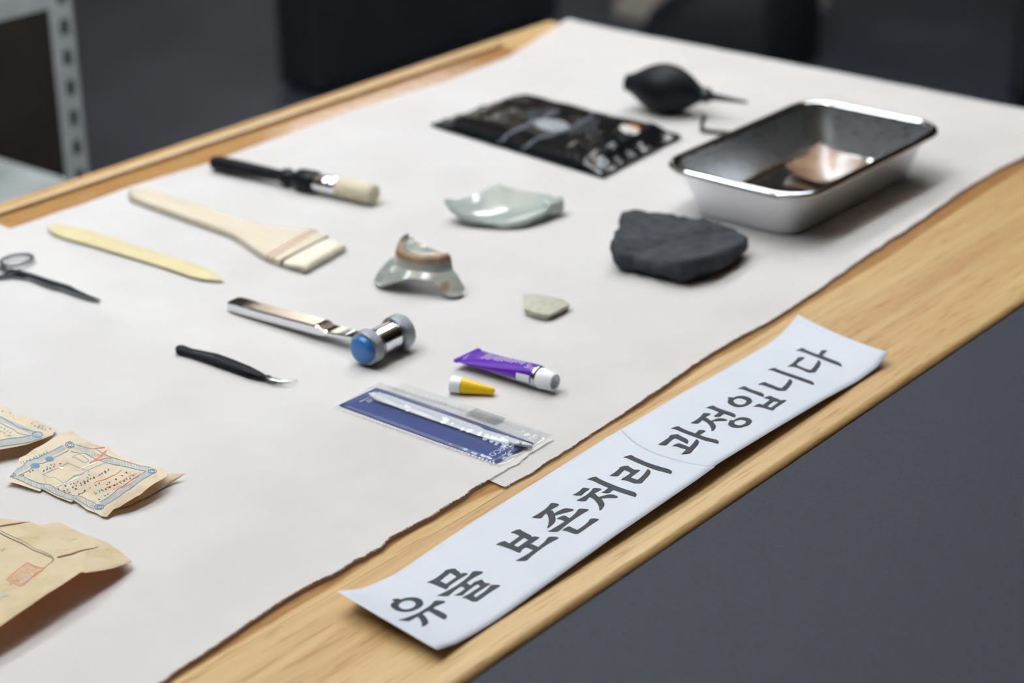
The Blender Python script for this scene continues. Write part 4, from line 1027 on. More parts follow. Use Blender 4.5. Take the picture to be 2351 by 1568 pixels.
# ------------------------------------------------------------------ air blower
bl = thing('air_blower', (-1.256, 1.803, ZT), 'black rubber air blower bulb with a thin pointed nozzle', 'blower')
M_rubber = plain('black_rubber', srgb(16, 18, 24), rough=0.5, var=0.05, vscale=20, Specular_IOR_Level=0.25)
b0, b1 = at(1440, 191, .029 + Z0), at(1716, 237, .022 + Z0)
BL = (b1 - b0).length
bp = lambda lst: [(t * BL, r) for t, r in lst]
RB = .0285
b0.z, b1.z = ZT + .030, ZT + .023
bulb = [(-.015, .001), (-.012, .0085), (.005, .0105), (.03, .0105), (.045, .0120)]
for k_ in range(1, 18):
    q = k_ / 18; th = math.pi * (.12 + .80 * q)
    bulb.append((lerp(.05, .62, q), max(.0075, RB * math.sin(th) ** .92)))
bulb += [(.635, .0078), (.65, .0078)]
v, f = lathe(b0, b1, bp(bulb), 48)
mesh('bulb', v, f, M_rubber, bl, angle=60)
v, f = lathe(b0, b1, bp([(.63, .0060), (.645, .0088), (.68, .0088), (.69, .0064), (.715, .0052), (.73, .0042), (.86, .0030), (.995, .0017), (1.0, .0008)]), 28)
mesh('nozzle', v, f, plain('black_nozzle_plastic', srgb(30, 32, 40), rough=0.3), bl, angle=50)
# flattened foot of the bulb
q = at(1530, 258, 0)

# ------------------------------------------------------------------ bent black tool half hidden by the tray
hk = [at(1617, 270, .014 + Z0), at(1612, 282, .008 + Z0), at(1611, 297, .0032 + Z0), at(1622, 300, .0032 + Z0), at(1660, 304, .0032 + Z0), at(1720, 311, .0032 + Z0), at(1800, 322, .0032 + Z0)]
for p in hk: p.z = max(p.z, ZT + .0028)
PTS = []
for i in range(len(hk) - 1):
    for j in range(4): PTS.append(hk[i].lerp(hk[i + 1], j / 4))
PTS.append(hk[-1])
v, f = tube(PTS, .0024, 8)
hkt = thing('bent_tool', (hk[2].x, hk[2].y, ZT), 'thin black tool with a bent-up end half hidden behind the tray', 'tool')
mesh('shaft', v, f, M_blackcoat, hkt)
v, f = lathe(hk[0] - Vector((0, 0, .001)), hk[0] + Vector((.0004, .001, .005)), [(0, .0026), (.003, .0026), (.0045, .0018), (.005, .0004)], 12)
mesh('tip_cap', v, f, M_blackcoat, hkt)

# ------------------------------------------------------------------ print placed on real sheets
def project(p):
    d = Vector((p[0], p[1], p[2] - T - EYE))
    z = AX_X.z * d.x + AX_Y.z * d.y + AX_Z.z * d.z
    return (IMG_W / 2 + FPX * (AX_X.x * d.x + AX_Y.x * d.y + AX_Z.x * d.z) / z,
            IMG_H / 2 + FPX * (AX_X.y * d.x + AX_Y.y * d.y + AX_Z.y * d.z) / z)
def prints(name, fn, polys, lift, maxlen, mat, parent):
    """few marks: a part each; a swarm of tiny strokes: one part of kind stuff"""
    if len(polys) <= 12:
        for c in polys:
            v, f = decal(fn, [c], lift, maxlen); mesh(name, v, f, mat, parent, smooth_=False)
    else:
        v, f = decal(fn, polys, lift, maxlen); tag(mesh(name, v, f, mat, parent, smooth_=False), kind='stuff')
class Sheet:
    """a curved sheet; uv() finds the spot of the sheet seen at a point of the photograph"""
    def __init__(s, fn, n=36):
        s.fn = fn
        s.s = [(u / n, v / n, project(fn(u / n, v / n))) for u in range(n + 1) for v in range(n + 1)]
    def uv(s, px, py):
        u, v, _ = min(s.s, key=lambda t: (t[2][0] - px) ** 2 + (t[2][1] - py) ** 2)
        e = 0.004
        for _ in range(4):
            a = project(s.fn(u, v)); b = project(s.fn(min(1, u + e), v)); c = project(s.fn(u, min(1, v + e)))
            du, dv = min(1, u + e) - u or -e, min(1, v + e) - v or -e
            j = ((b[0] - a[0]) / du, (c[0] - a[0]) / dv, (b[1] - a[1]) / du, (c[1] - a[1]) / dv)
            det = j[0] * j[3] - j[1] * j[2]
            if abs(det) < 1e-6: break
            ex, ey = px - a[0], py - a[1]
            u = max(0.003, min(.997, u + (j[3] * ex - j[1] * ey) / det)); v = max(0.003, min(.997, v + (-j[2] * ex + j[0] * ey) / det))
        return (u, v)
    def poly(s, pts): return [[s.uv(*p) for p in pts]]
    def line(s, pts, w):
        """stroke of width w (photo pixels)"""
        return Multi([[[s.uv(*p) for p in stroke([a, b], w)[0]]] for a, b in zip(pts, pts[1:])])
def zoomed(ox, oy, sc): return lambda x, y: (ox + x / sc, oy + y / sc)
def ellipse(cx, cy, rx, ry, n=20, rot=0.0):
    return [(cx + rx * math.cos(a) * math.cos(rot) - ry * math.sin(a) * math.sin(rot), cy + rx * math.cos(a) * math.sin(rot) + ry * math.sin(a) * math.cos(rot)) for a in [2 * math.pi * k / n for k in range(n)]]

def aged_paper(name, c0, c1, stain, trans):
    k = NT(name)
    v = k.coord()
    col = k.ramp(k.noise(v, 35, 5), [(0.3, c0), (0.7, c1)])
    col = k.mix(k.ramp(k.noise(v, 70, 6, 0.65), [(0.58, (0, 0, 0)), (0.75, (0.8, 0.8, 0.8))]), col, stain)
    col = k.mix(k.ramp(k.noise(v, 24, 4, 0.6), [(0.52, (0, 0, 0)), (0.68, (0.5, 0.5, 0.5))]), col, stain)
    k.bump(k.noise(v, 300, 4), 0.25, 0.0005)
    tl = k.n('ShaderNodeBsdfTranslucent'); tl.inputs[0].default_value = (*trans, 1)
    mx = k.n('ShaderNodeMixShader'); mx.inputs[0].default_value = 0.25
    k.set(Base_Color=col, Roughness=0.85, Specular_IOR_Level=0.2)
    k.l(k.b.outputs[0], mx.inputs[1]); k.l(tl.outputs[0], mx.inputs[2]); k.l(mx.outputs[0], k.out.inputs[0])
    return k.m
M_old = aged_paper('aged_certificate_paper', srgb(222, 208, 182), srgb(236, 224, 202), srgb(190, 168, 136), srgb(190, 140, 90))
M_manila = aged_paper('aged_manila_paper', srgb(214, 200, 168), srgb(224, 212, 182), srgb(192, 168, 124), srgb(176, 96, 56))
M_blueink = plain('blue_print', srgb(142, 168, 182), rough=0.8, var=0.15, vscale=200)
M_deepblue = plain('deep_blue_print', srgb(92, 138, 168), rough=0.8, var=0.15, vscale=200)
M_penink = plain('dark_pen_ink', srgb(58, 60, 88), rough=0.7)
M_redink = plain('red_seal_ink', srgb(222, 116, 92), rough=0.8, var=0.15, vscale=300)
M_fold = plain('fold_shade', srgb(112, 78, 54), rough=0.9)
M_palered = plain('pale_red_print', srgb(222, 172, 150), rough=0.8)
def patch_z(pl, zs): return [at(p[0], p[1], z + Z0) for p, z in zip(pl, zs)]

# --- torn certificate with a blue frame
cb = patch_z([(15, 1105), (40, 1112), (60, 1118), (92, 1128), (96, 1122), (130, 1140), (165, 1153), (170, 1149), (200, 1170), (220, 1176), (232, 1184), (245, 1187)],
             [.004, .003, .003, .002, .002, .002, .002, .002, .002, .002, .002, .002])
ct = patch_z([(165, 988), (184, 1001), (200, 1012), (230, 1024), (246, 1030), (262, 1040), (300, 1054), (330, 1066), (372, 1074), (385, 1090)],
             [.004, .005, .003, .003, .004, .004, .005, .007, .010, .012])
cl = patch_z([(15, 1105), (42, 1070), (44, 1050), (90, 1024), (142, 994), (165, 988)], [.004, .004, .003, .004, .005, .004])
cr2 = patch_z([(245, 1187), (262, 1168), (275, 1164), (300, 1148), (335, 1124), (365, 1104), (385, 1090)], [.002, .005, .006, .009, .012, .013, .012])
c_fn0 = coons(cb, ct, cl, cr2)
def cert_fn(u, v):
    p = c_fn0(u, v)
    p.z += .0010 * nz(u * 5, v * 5, 3) + .0018 * math.exp(-((u - .12 - .25 * v) / .05) ** 2) * v - .001 * math.exp(-((v - .5) / .06) ** 2)
    p.z = max(p.z, ZT + .0006)
    return p
v, f, uv = grid(cert_fn, 70, 60)
cert = thing('old_certificate', (-1.06, 0.81, ZT), 'torn yellowed certificate with a blue printed frame and handwriting', 'document')
mesh('sheet', v, f, M_old, cert)
# creased layer beneath, sticking out at the right corner
c2b = patch_z([(262, 1170), (300, 1160), (350, 1135), (395, 1108)], [.0008, .0008, .001, .0015]); c2t = patch_z([(330, 1098), (370, 1086), (400, 1087), (428, 1087)], [.004, .006, .006, .006])
c2 = coons(c2b, c2t, [c2b[0], c2t[0]], [c2b[-1], c2t[-1]])
v, f, uv = grid(c2, 16, 10)
mesh('under_layer', v, f, M_old, cert)
SH = Sheet(cert_fn)
zc = zoomed(0, 900, 4.9)
def band(a, b, n, half, curve=0.0):
    out = []
    for k_ in range(n):
        t = (k_ + .5) / n
        x, y = lerp(a[0], b[0], t), lerp(a[1], b[1], t) + curve * math.sin(math.pi * t)
        d = Vector((b[0] - a[0], b[1] - a[1], 0)).normalized(); nn2 = Vector((-d.y, d.x, 0))
        sl = Vector((d.x * .25, d.y * .25, 0))
        p0, p1 = Vector((x, y, 0)) + (nn2 + sl) * half, Vector((x, y, 0)) - (nn2 + sl) * half
        out.append(SH.line([zc(p0.x, p0.y), zc(p1.x, p1.y)], 1.25))
    return out
bl_ = band((730, 620), (160, 905), 42, 27) + band((150, 940), (1080, 1290), 56, 27) + band((1150, 1265), (1690, 905), 48, 25) + band((830, 610), (1680, 880), 50, 27, 25)
prints('frame_hatching', cert_fn, bl_, .0002, .05, M_blueink, cert)
fr_ = []
for a, b in (((700, 605), (140, 890)), ((770, 660), (210, 940)), ((140, 965), (1060, 1315)), ((210, 935), (1080, 1255)), ((1170, 1290), (1740, 905)), ((1120, 1240), (1640, 895)), ((850, 590), (1700, 850)), ((800, 670), (1640, 890))):
    fr_.append(SH.line([zc(*a), zc((a[0] + b[0]) / 2, (a[1] + b[1]) / 2 + (22 if a[1] < 700 and b[0] > 1500 else 0)), zc(*b)], 1.3))
prints('frame_line', cert_fn, fr_, .00022, .05, M_deepblue, cert)
med = []
for cx, cy, rx, ry in ((785, 597, 48, 34), (125, 930, 50, 26), (1115, 1295, 52, 28), (1712, 893, 46, 26)):
    for q in (1.0, .55):
        e_ = [zc(*p) for p in ellipse(cx, cy, rx * q, ry * q, 18)]
        med.append(SH.line(e_ + e_[:1], 1.8))
for cx, cy, rx, ry in ((560, 755, 48, 27), (395, 832, 54, 26)): med.append(SH.poly([zc(*p) for p in ellipse(cx, cy, rx, ry, 22)]))
prints('medallion_print', cert_fn, med, .00024, .05, M_deepblue, cert)
rr_ = random.Random(11)
def scribble(rows, hgt, step, wdt, fnz, seed=0):
    out = []
    r = random.Random(seed)
    for a, b in rows:
        L_ = math.hypot(b[0] - a[0], b[1] - a[1]); d = ((b[0] - a[0]) / L_, (b[1] - a[1]) / L_); nrm = (-d[1], d[0])
        s_ = 0
        while s_ < L_:
            for _ in range(3):
                o1, o2 = r.uniform(0, step * .6), r.uniform(0, step * .6); h1, h2 = r.uniform(-hgt, hgt), r.uniform(-hgt, hgt)
                p = [(a[0] + d[0] * (s_ + o) + nrm[0] * h_, a[1] + d[1] * (s_ + o) + nrm[1] * h_ * .7) for o, h_ in ((o1, h1), ((o1 + o2) / 2 + 3, (h1 + h2) / 2 + 4), (o2, h2))]
                out.append(SH_.line([fnz(*q) for q in p], wdt))
            s_ += step * r.choice((1, 1, 1.5, 2))
    return out
SH_ = SH
rows = [((650, 1095), (870, 1010)), ((715, 1118), (1200, 900)), ((775, 1140), (1240, 860)), ((870, 1155), (1110, 1030)), ((1190, 1050), (1470, 880)), ((1070, 1150), (1540, 930)), ((1230, 1080), (1500, 960)), ((250, 940), (410, 860)), ((480, 890), (700, 800)), ((1100, 1215), (1220, 1150))]
prints('handwriting', cert_fn, scribble(rows, 14, 40, 1.3, zc, 3), .00026, .05, M_penink, cert)
prints('blue_characters', cert_fn, scribble([((230, 800), (430, 740)), ((330, 770), (520, 680)), ((1060, 1140), (1180, 1090)), ((940, 1010), (1010, 940)), ((520, 850), (610, 810))], 22, 26, 1.5, zc, 4), .00025, .05, M_deepblue, cert)
red = [SH.line([zc(*p) for p in pl], w) for pl, w in (([(1060, 1030), (1300, 930), (1370, 880)], 1.0), ([(1180, 1090), (1540, 915)], .8), ([(1570, 950), (1270, 1100)], .8), ([(1010, 800), (1080, 760), (1190, 690)], 2.2), ([(1060, 640), (1180, 625)], 2.4), ([(1040, 780), (1260, 740)], 1.6), ([(1090, 700), (1130, 720), (1200, 660)], 2.0), ([(1300, 1105), (1550, 985)], 1.0))]
prints('red_seal_print', cert_fn, red, .00027, .05, M_redink, cert)
box_ = [SH.line([zc(*p) for p in pl], 1.0) for pl in ([(480, 930), (760, 800), (1010, 890), (720, 1025), (480, 930)], [(810, 735), (870, 700), (1000, 770), (960, 800), (810, 735)], [(620, 1090), (1240, 770)])]
prints('ruled_box', cert_fn, box_, .00022, .05, M_blueink, cert)
tear = [SH.line([zc(*p) for p in pl], w) for pl, w in (([(640, 1060), (900, 960), (980, 900)], 1.6), ([(900, 870), (1080, 795)], 2.4))]
tear += [SH.poly([zc(*p) for p in ((640, 860), (690, 845), (725, 855), (700, 872))])]
prints('repair_tissue', cert_fn, tear, .0003, .05, plain('pale_tissue', srgb(232, 228, 218), rough=0.9), cert)

# --- second certificate, cut by the left of the picture
db = patch_z([(-80, 1048), (-20, 1036), (30, 1027), (60, 1021), (100, 1007), (121, 999)], [.010, .010, .010, .009, .007, .005])
dtp = patch_z([(-80, 900), (0, 930), (28, 941), (31, 950), (70, 958), (100, 972), (128, 984)], [.003, .003, .003, .003, .003, .003, .003])
d_fn0 = coons(db, dtp, [db[0], dtp[0]], [db[-1], dtp[-1]])
def cert2_fn(u, v):
    p = d_fn0(u, v); p.z = max(ZT + .0006, p.z + .0008 * nz(u * 6, v * 6, 8)); return p
v, f, uv = grid(cert2_fn, 50, 40)
cert2 = thing('old_certificate', (-1.2, 0.80, ZT), 'yellowed certificate with a blue frame, cut off by the left edge', 'document')
mesh('sheet', v, f, M_old, cert2)
SH_ = SH2 = Sheet(cert2_fn)
SH = SH2
bl_ = band((-60, 270), (420, 480), 40, 25) + band((470, 490), (-60, 590), 40, 27)
prints('frame_hatching', cert2_fn, bl_, .0002, .05, M_blueink, cert2)
fr_ = [SH2.line([zc(*a), zc(*b)], 1.3) for a, b in (((-60, 240), (440, 455)), ((-60, 305), (350, 490)), ((350, 490), (-60, 560)), ((480, 520), (-60, 630)))]
e_ = [zc(*p) for p in ellipse(420, 480, 60, 30, 18)]; fr_.append(SH2.line(e_ + e_[:1], 2.0))
prints('frame_line', cert2_fn, fr_, .00022, .05, M_deepblue, cert2)
prints('handwriting', cert2_fn, scribble([((350, 350), (580, 420)), ((380, 380), (540, 440)), ((0, 440), (120, 500)), ((0, 390), (160, 480)), ((20, 215), (130, 250))], 14, 42, 1.2, zc, 9), .00026, .05, M_deepblue, cert2)

# --- manila sheet in the lower left corner
eb = patch_z([(-140, 1515), (-60, 1472), (0, 1437), (50, 1403), (100, 1369), (150, 1337), (187, 1312), (196, 1315), (225, 1311), (262, 1303), (302, 1289)],
             [.016, .018, .019, .020, .021, .021, .021, .019, .015, .011, .006])
et = patch_z([(-140, 1180), (-60, 1184), (0, 1190), (65, 1197), (90, 1205), (135, 1200), (190, 1224), (250, 1248), (280, 1270), (302, 1289)],
             [.002, .002, .002, .002, .001, .002, .003, .004, .005, .006])
e_fn0 = coons(eb, et, [eb[0], eb[0].lerp(et[0], .5), et[0]], [eb[-1], et[-1] + Vector((0, .0004, 0))])
def man_fn(u, v):
    p = e_fn0(u, v); p.z = max(ZT + .0006, p.z + .0010 * nz(u * 5, v * 5, 21)); return p
v, f, uv = grid(man_fn, 70, 50)
man = thing('manila_sheet', (-0.98, 0.69, ZT), 'folded buff paper sheet with a red square seal, front edge curled up', 'document')
mesh('sheet', v, f, M_manila, man)
SH_ = SH3 = Sheet(man_fn)
ze = zoomed(0, 1160, 4.9)
ln = [SH3.line([ze(*p) for p in pl], w) for pl, w in (([(-200, 215), (0, 315), (230, 425), (450, 535), (605, 610), (585, 640)], 1.5),)]
prints('ruled_frame', man_fn, ln, .0003, .05, plain('dark_line_print', srgb(86, 80, 76), rough=0.8), man)
ln = [SH3.line([ze(*p) for p in pl], w) for pl, w in (([(585, 640), (490, 715)], .9), ([(0, 285), (250, 400), (450, 510), (600, 585)], .7))]
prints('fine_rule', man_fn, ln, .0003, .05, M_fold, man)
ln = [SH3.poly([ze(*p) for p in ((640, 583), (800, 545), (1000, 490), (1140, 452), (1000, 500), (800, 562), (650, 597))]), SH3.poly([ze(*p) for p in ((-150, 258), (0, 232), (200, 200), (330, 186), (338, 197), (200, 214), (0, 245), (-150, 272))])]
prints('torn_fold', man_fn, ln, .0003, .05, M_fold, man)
sq = [(70, 845), (310, 645), (500, 710), (240, 912)]
seal = [SH3.line([ze(*p) for p in sq + sq[:1]], 1.5)]
A_, B_, C_, D_ = [Vector((*p, 0)) for p in sq]
def sl(u, v): q = A_.lerp(B_, u).lerp(D_.lerp(C_, u), v); return ze(q.x, q.y)
for u0 in (.08, .54):
    for v0 in (.08, .55):
        for st in (([(0, .05), (.36, .05)]), ([(0, .05), (0, .36), (.36, .36)]), ([(.36, .05), (.36, .2), (.14, .2), (.14, .36)]), ([(.22, .05), (.22, .12)])):
            seal.append(SH3.line([sl(u0 + a, v0 + b) for a, b in st], .8))
prints('red_seal', man_fn, seal, .0003, .05, M_redink, man)
prints('blue_smudge', man_fn, [SH3.poly([ze(*p) for p in ellipse(305, 840, 55, 22, 14, -.5)]), SH3.poly([ze(*p) for p in ellipse(50, 1015, 45, 16, 14, -.4)])], .00028, .05, plain('faded_blue_stamp', srgb(168, 178, 180), rough=0.9), man)
prints('ink_character', man_fn, scribble([((15, 510), (50, 495)), ((100, 895), (140, 885)), ((150, 860), (195, 850))], 12, 18, .9, ze, 15), .00032, .05, M_penink, man)

# ------------------------------------------------------------------ sealed pouch with a blue card
po = thing('sealed_pouch', (-0.92, 1.03, ZT), 'clear plastic pouch holding a blue card and a long white blade tool', 'pouch')
M_bluecard = plain('navy_card', srgb(52, 70, 132), rough=0.35, var=0.05)
M_pouch = film('pouch_film', tint=(0.97, 0.98, 0.99), rough=0.05, alpha=0.03, refl=0.8, body=(0.85, 0.87, 0.9))
PX0, PX1 = -1.0035, -0.8425
cfn = lambda u, v_: Vector((lerp(PX0, PX1, u) + .0012 * (v_ - .5), lerp(1.0025, 1.0445, v_), ZT + .0012 + .0010 * math.sin(u * 3.1) * v_))
v, f, uv = grid(cfn, 24, 8); mesh('blue_card', v, f, M_bluecard, po, solid=.0004)
M_whiteprint = plain('white_print', srgb(222, 226, 236), rough=0.5)
tp = text_polys('ARMICO', 1.0)
mw = max(p[0] for c in tp for q_ in c for p in q_)
# reads towards the viewer, letters standing towards the right end of the card
tp = place_polys(tp, lambda x, y: (0.915 + y * 0.045, 0.80 - x / mw * 0.66))
prints('card_lettering', cfn, tp, .0003, .05, M_whiteprint, po)
r_ = random.Random(3); small = []
for i, u0 in enumerate((.052, .072, .088)):
    vv_ = .88 - .05 * i
    while vv_ > .42 - .06 * (i == 0):
        L_ = r_.uniform(.02, .05); small.append([[(u0, vv_), (u0 + .008, vv_), (u0 + .008, vv_ - L_), (u0, vv_ - L_)]]); vv_ -= L_ + .014
prints('small_print', cfn, small, .0003, .05, M_whiteprint, po)
# white back panel with the bar code, behind the card
wfn = lambda u, v_: Vector((lerp(PX0 + .012, PX1 + .004, u), lerp(1.0445, 1.0655, v_), ZT + .0010))
v, f, uv = grid(wfn, 10, 3); mesh('back_panel', v, f, M_pouch, po)
bars = []; x_ = .50
while x_ < .69:
    w_ = r_.choice((.004, .004, .007)); bars.append([[(x_, .28), (x_ + w_, .28), (x_ + w_, .95), (x_, .95)]]); x_ += w_ + r_.choice((.004, .006))
prints('bar_code', wfn, bars, .0004, .05, plain('grey_bars', srgb(120, 124, 132), rough=0.6), po)
# the tool inside: broad white handle tapering to a slim neck
hu = [(846, 903), (858, 898), (885, 902), (930, 918), (980, 935), (1040, 955), (1085, 971), (1100, 976), (1112, 984), (1150, 995), (1190, 1008), (1222, 1022)]
hl_ = [(846, 906), (862, 919), (890, 928), (930, 942), (980, 960), (1040, 980), (1085, 996), (1100, 1001), (1114, 1005), (1150, 1014), (1190, 1023), (1222, 1026)]
V, F = [], []
for a, b in zip(hu, hl_):
    pa, pb = at(*a, .0045 + Z0), at(*b, .0035 + Z0)
    for j in range(10):
        w = 2 * math.pi * j / 10; c = (pa + pb) / 2 + (pa - pb) / 2 * math.cos(w)
        V.append(Vector((c.x, c.y, ZT + .0036 + .0019 * math.sin(w))))
for i in range(len(hu) - 1):
    for j in range(10): F.append((i * 10 + j, i * 10 + (j + 1) % 10, (i + 1) * 10 + (j + 1) % 10, (i + 1) * 10 + j))
F += [tuple(range(10)), tuple(range(len(V) - 1, len(V) - 11, -1))]
mesh('tool_inside', V, F, plain('white_tool_plastic', srgb(196, 200, 206), rough=0.2, var=.02), po, angle=50)
fo_ = [at(764, 948), at(1147, 1085), at(1266, 1009), at(872, 887)]
def pfn(u, v_):
    p = (fo_[0] * (1 - u) * (1 - v_) + fo_[1] * u * (1 - v_) + fo_[2] * u * v_ + fo_[3] * (1 - u) * v_)
    eg = min(1, min(u, 1 - u) / .05) * min(1, min(v_, 1 - v_) / .16)
    rid = math.exp(-((v_ - .62 + .10 * u) / .13) ** 2)
    z = .0010 + smooth(eg) * (.0018 + .0036 * rid) + .0003 * nz(u * 9, v_ * 4, 5) * eg
    z += .0009 * abs(nz(u * 30, v_ * 12, 2)) * (1 if u > .86 else .25) * eg
    if v_ < .03 or v_ > .97: p.y += .0006 * math.sin(u * 150)
    return Vector((p.x, p.y, ZT + z))
v, f, uv = grid(pfn, 110, 40)
mesh('clear_film', v, f, M_pouch, po)
dots = []
for i in range(46):
    dots.append([[(0.05 + i * .02 + dx, .035 + dy) for dx, dy in ((0, 0), (.008, 0), (.008, .018), (0, .018))]])
    if i < 22: dots.append([[(0.05 + i * .02 + dx, .955 + dy) for dx, dy in ((0, 0), (.008, 0), (.008, .018), (0, .018))]])
prints('heat_seal', pfn, dots, .0003, .05, plain('seal_glint', srgb(226, 230, 236), rough=0.5), po)

# ------------------------------------------------------------------ purple tube
tb = thing('glue_tube', (-0.945, 1.137, ZT), 'small purple and silver metal tube with a white neck', 'tube')
M_purple = plain('purple_enamel', srgb(92, 30, 172), rough=0.28, var=0.06, Coat_Weight=0.4)
M_silver = plain('aluminium_foil', srgb(186, 190, 200), rough=0.25, metal=1.0)
M_whitepl = plain('white_plastic', srgb(230, 233, 238), rough=0.4, var=.02)
ca, cb_ = at(1043, 831, .0066 + Z0), at(1105, 802, .0066 + Z0)
cm = (ca + cb_) / 2
ce = at(1236, 866, .009 + Z0); cap_ = at(1283, 881, .0085 + Z0)
dx = Vector((ce.x - cm.x, ce.y - cm.y, 0)); TL = dx.length; dx.normalize(); dy = Vector((-dx.y, dx.x, 0))
RT = .0092
def tube_sec(t, w):
    """t along the body 0..1, w angle"""
    k2 = min(1, t * 1.08)
    hw = lerp(.0150, RT, k2); hz = max(.0009, RT * k2 ** .7)
    zc_ = lerp(.0066, RT + .0001, k2)
    return cm + dx * (t * TL) + dy * (hw * math.cos(w)) + Vector((0, 0, ZT + zc_ + hz * math.sin(w) - cm.z))
def body_part(t0, t1, a0, a1, off, mat, name):
    def fn(u, v_):
        t, w = lerp(t0, t1, u), lerp(a0, a1, v_)
        return tube_sec(t, w) + (dy * math.cos(w) + Vector((0, 0, math.sin(w)))) * off
    v, f, uv = grid(fn, 26, 30); return mesh(name, v, f, mat, tb)
body_part(0, 1, 0, 2 * math.pi, 0, M_silver, 'body')
body_part(0.0, .985, math.radians(-4), math.radians(196), .00015, M_purple, 'purple_label')
body_part(.80, .975, math.radians(158), math.radians(199), .0003, M_whitepl, 'white_panel')
lab = lambda u, v_: tube_sec(lerp(.06, .97, u), math.radians(lerp(150, 30, v_))) + Vector((0, 0, .0005))
lt = place_polys(text_polys('[G', 1.0), lambda x, y: (.90 + y * .075, .18 + x * .26))
prints('large_lettering', lab, lt, 0, .04, M_whiteprint, tb)
r_ = random.Random(8); sm = []
for i in range(13):
    u0 = .20 + i * .05; vv_ = .35 + r_.uniform(-.06, .06); e_ = .62 + r_.uniform(-.05, .1) if i < 10 else .72
    while vv_ < e_:
        L_ = r_.uniform(.03, .07); sm.append([[(u0, vv_), (u0 + .022, vv_), (u0 + .022, vv_ + L_), (u0, vv_ + L_)]]); vv_ += L_ + .02
prints('small_lettering', lab, sm, 0, .06, plain('lilac_print', srgb(214, 200, 236), rough=0.5), tb)
# folded crimp
cr3 = [cm - dx * .0022 + dy * .0152, cm + dx * .0012 + dy * .0152, cm + dx * .0012 - dy * .0152, cm - dx * .0022 - dy * .0152]
v, f = prism([(p.x, p.y) for p in cr3], ZT + .0055, ZT + .0078); mesh('crimp', v, f, M_purple, tb, smooth_=False, bevel=.0005)
z_ = Vector((0, 0, 1)); ax0 = cm + dx * TL; ax0.z = ZT + RT; ax1 = ax0 + dx * .01
v, f = lathe(ax0, ax1, [(-.0002, RT), (.0006, RT + .0002), (.0014, RT), (.0030, RT * .80), (.0034, .004)], 36); mesh('shoulder', v, f, M_silver, tb, angle=40)
v, f = lathe(ax0, ax1, [(.0026, .0020), (.0026, .0086), (.0035, .0088), (.0165, .0072), (.0170, .0068), (.0170, .0054), (.0120, .0046), (.0119, .001)], 36); mesh('white_neck', v, f, M_whitepl, tb, angle=40)

# ------------------------------------------------------------------ yellow cap
yc = thing('pointed_cap', (-0.965, 1.105, ZT), 'small yellow conical cap with a white collar beside the purple tube', 'cap')
y0, y1 = at(1034, 881, .0066 + Z0), at(1136, 899, .003 + Z0)
YL = (y1 - y0).length
y0.z, y1.z = ZT + .0068, ZT + .0030
v, f = lathe(y0, y1, [(0, .004), (0, .0062), (.0006, .0067), (YL * .24, .0067), (YL * .245, .0060)], 36); mesh('collar', v, f, M_whitepl, yc, angle=40)
v, f = lathe(y0, y1, [(YL * .24, .0060), (YL * .245, .0066), (YL * .32, .0063), (YL * .94, .0031), (YL * .985, .0024), (YL, .0008)], 36)
mesh('cone', v, f, plain('yellow_plastic', srgb(244, 198, 22), rough=0.3, var=.03), yc, angle=50)

# ------------------------------------------------------------------ black foil pouch
k = NT('black_foil')
wr = k.noise(k.coord((1, 2.5, 1)), 45, 3, 0.5)
k.bump(wr, 0.35, 0.003)
M_foil = k.set(Base_Color=srgb(16, 18, 23), Roughness=0.11, Specular_IOR_Level=0.5)
bq = [at(990, 291, .003), at(1386, 411, .003), at(1564, 313, .006), at(1186, 220, .006)]
def foil_fn(u, v_):
    p = bq[0] * (1 - u) * (1 - v_) + bq[1] * u * (1 - v_) + bq[2] * u * v_ + bq[3] * (1 - u) * v_
    e_ = smooth(min(u - .0, .0 + 1 - u) / .13); s_ = max(0, 1 - abs(2 * v_ - 1) ** 5) ** .5
    z = .0014 + .0150 * e_ * s_
    end = max(0, 1 - min(u, 1 - u) / .10)
    z += end * (.0025 + .0004 * math.sin(v_ * 46) + .003 * nz(v_ * 6, u * 3, 2))
    z += e_ * s_ * (.0012 * nz(u * 9, v_ * 5, 7) + .0008 * abs(nz(u * 22, v_ * 9, 4)))
    if u > .62: z += .0044 * abs(nz(u * 15, v_ * 7, 12)) * (u - .62) / .38
    p.y += .0012 * nz(u * 12, v_, 3); return Vector((p.x, p.y, ZT + max(.0002, z)))
bpch = thing('foil_pouch', (-1.305, 1.66, ZT), 'flat glossy black foil pouch with faded white printing', 'pouch')
v, f, uv = grid(foil_fn, 110, 60)
v2 = [Vector((p.x, p.y, ZT + .0002 + (p.z - ZT) * .03)) for p in v]
n_ = 111; per = [i for i in range(n_)] + [(j + 1) * n_ - 1 for j in range(1, 61)] + [60 * n_ + i for i in range(n_ - 2, -1, -1)] + [j * n_ for j in range(59, 0, -1)]
nv_ = len(v); F = list(f) + [tuple(i + nv_ for i in reversed(q)) for q in f] + [(per[(i + 1) % len(per)], per[i], per[i] + nv_, per[(i + 1) % len(per)] + nv_) for i in range(len(per))]
mesh('foil_body', v + v2, F, M_foil, bpch)
SB = Sheet(foil_fn)
def zb(x, y): return (960 + x / 3.673, 190 + y / 3.673)
prints('oval_print', foil_fn, [SB.poly([zb(*p) for p in ellipse(1125, 360, 150, 52, 24, .12)])], .0004, .04, plain('pale_grey_print', srgb(150, 154, 162), rough=0.3), bpch)
ln = [SB.line([zb(*p) for p in pl], w) for pl, w in (([(650, 575), (710, 490), (780, 425), (900, 375), (1000, 320), (1180, 240)], 7), ([(860, 625), (930, 530), (1010, 470), (1120, 440), (1280, 390), (1480, 280)], 7))]
prints('band_print', foil_fn, ln, .0004, .04, plain('slate_print', srgb(78, 84, 98), rough=0.3), bpch)
ln = []
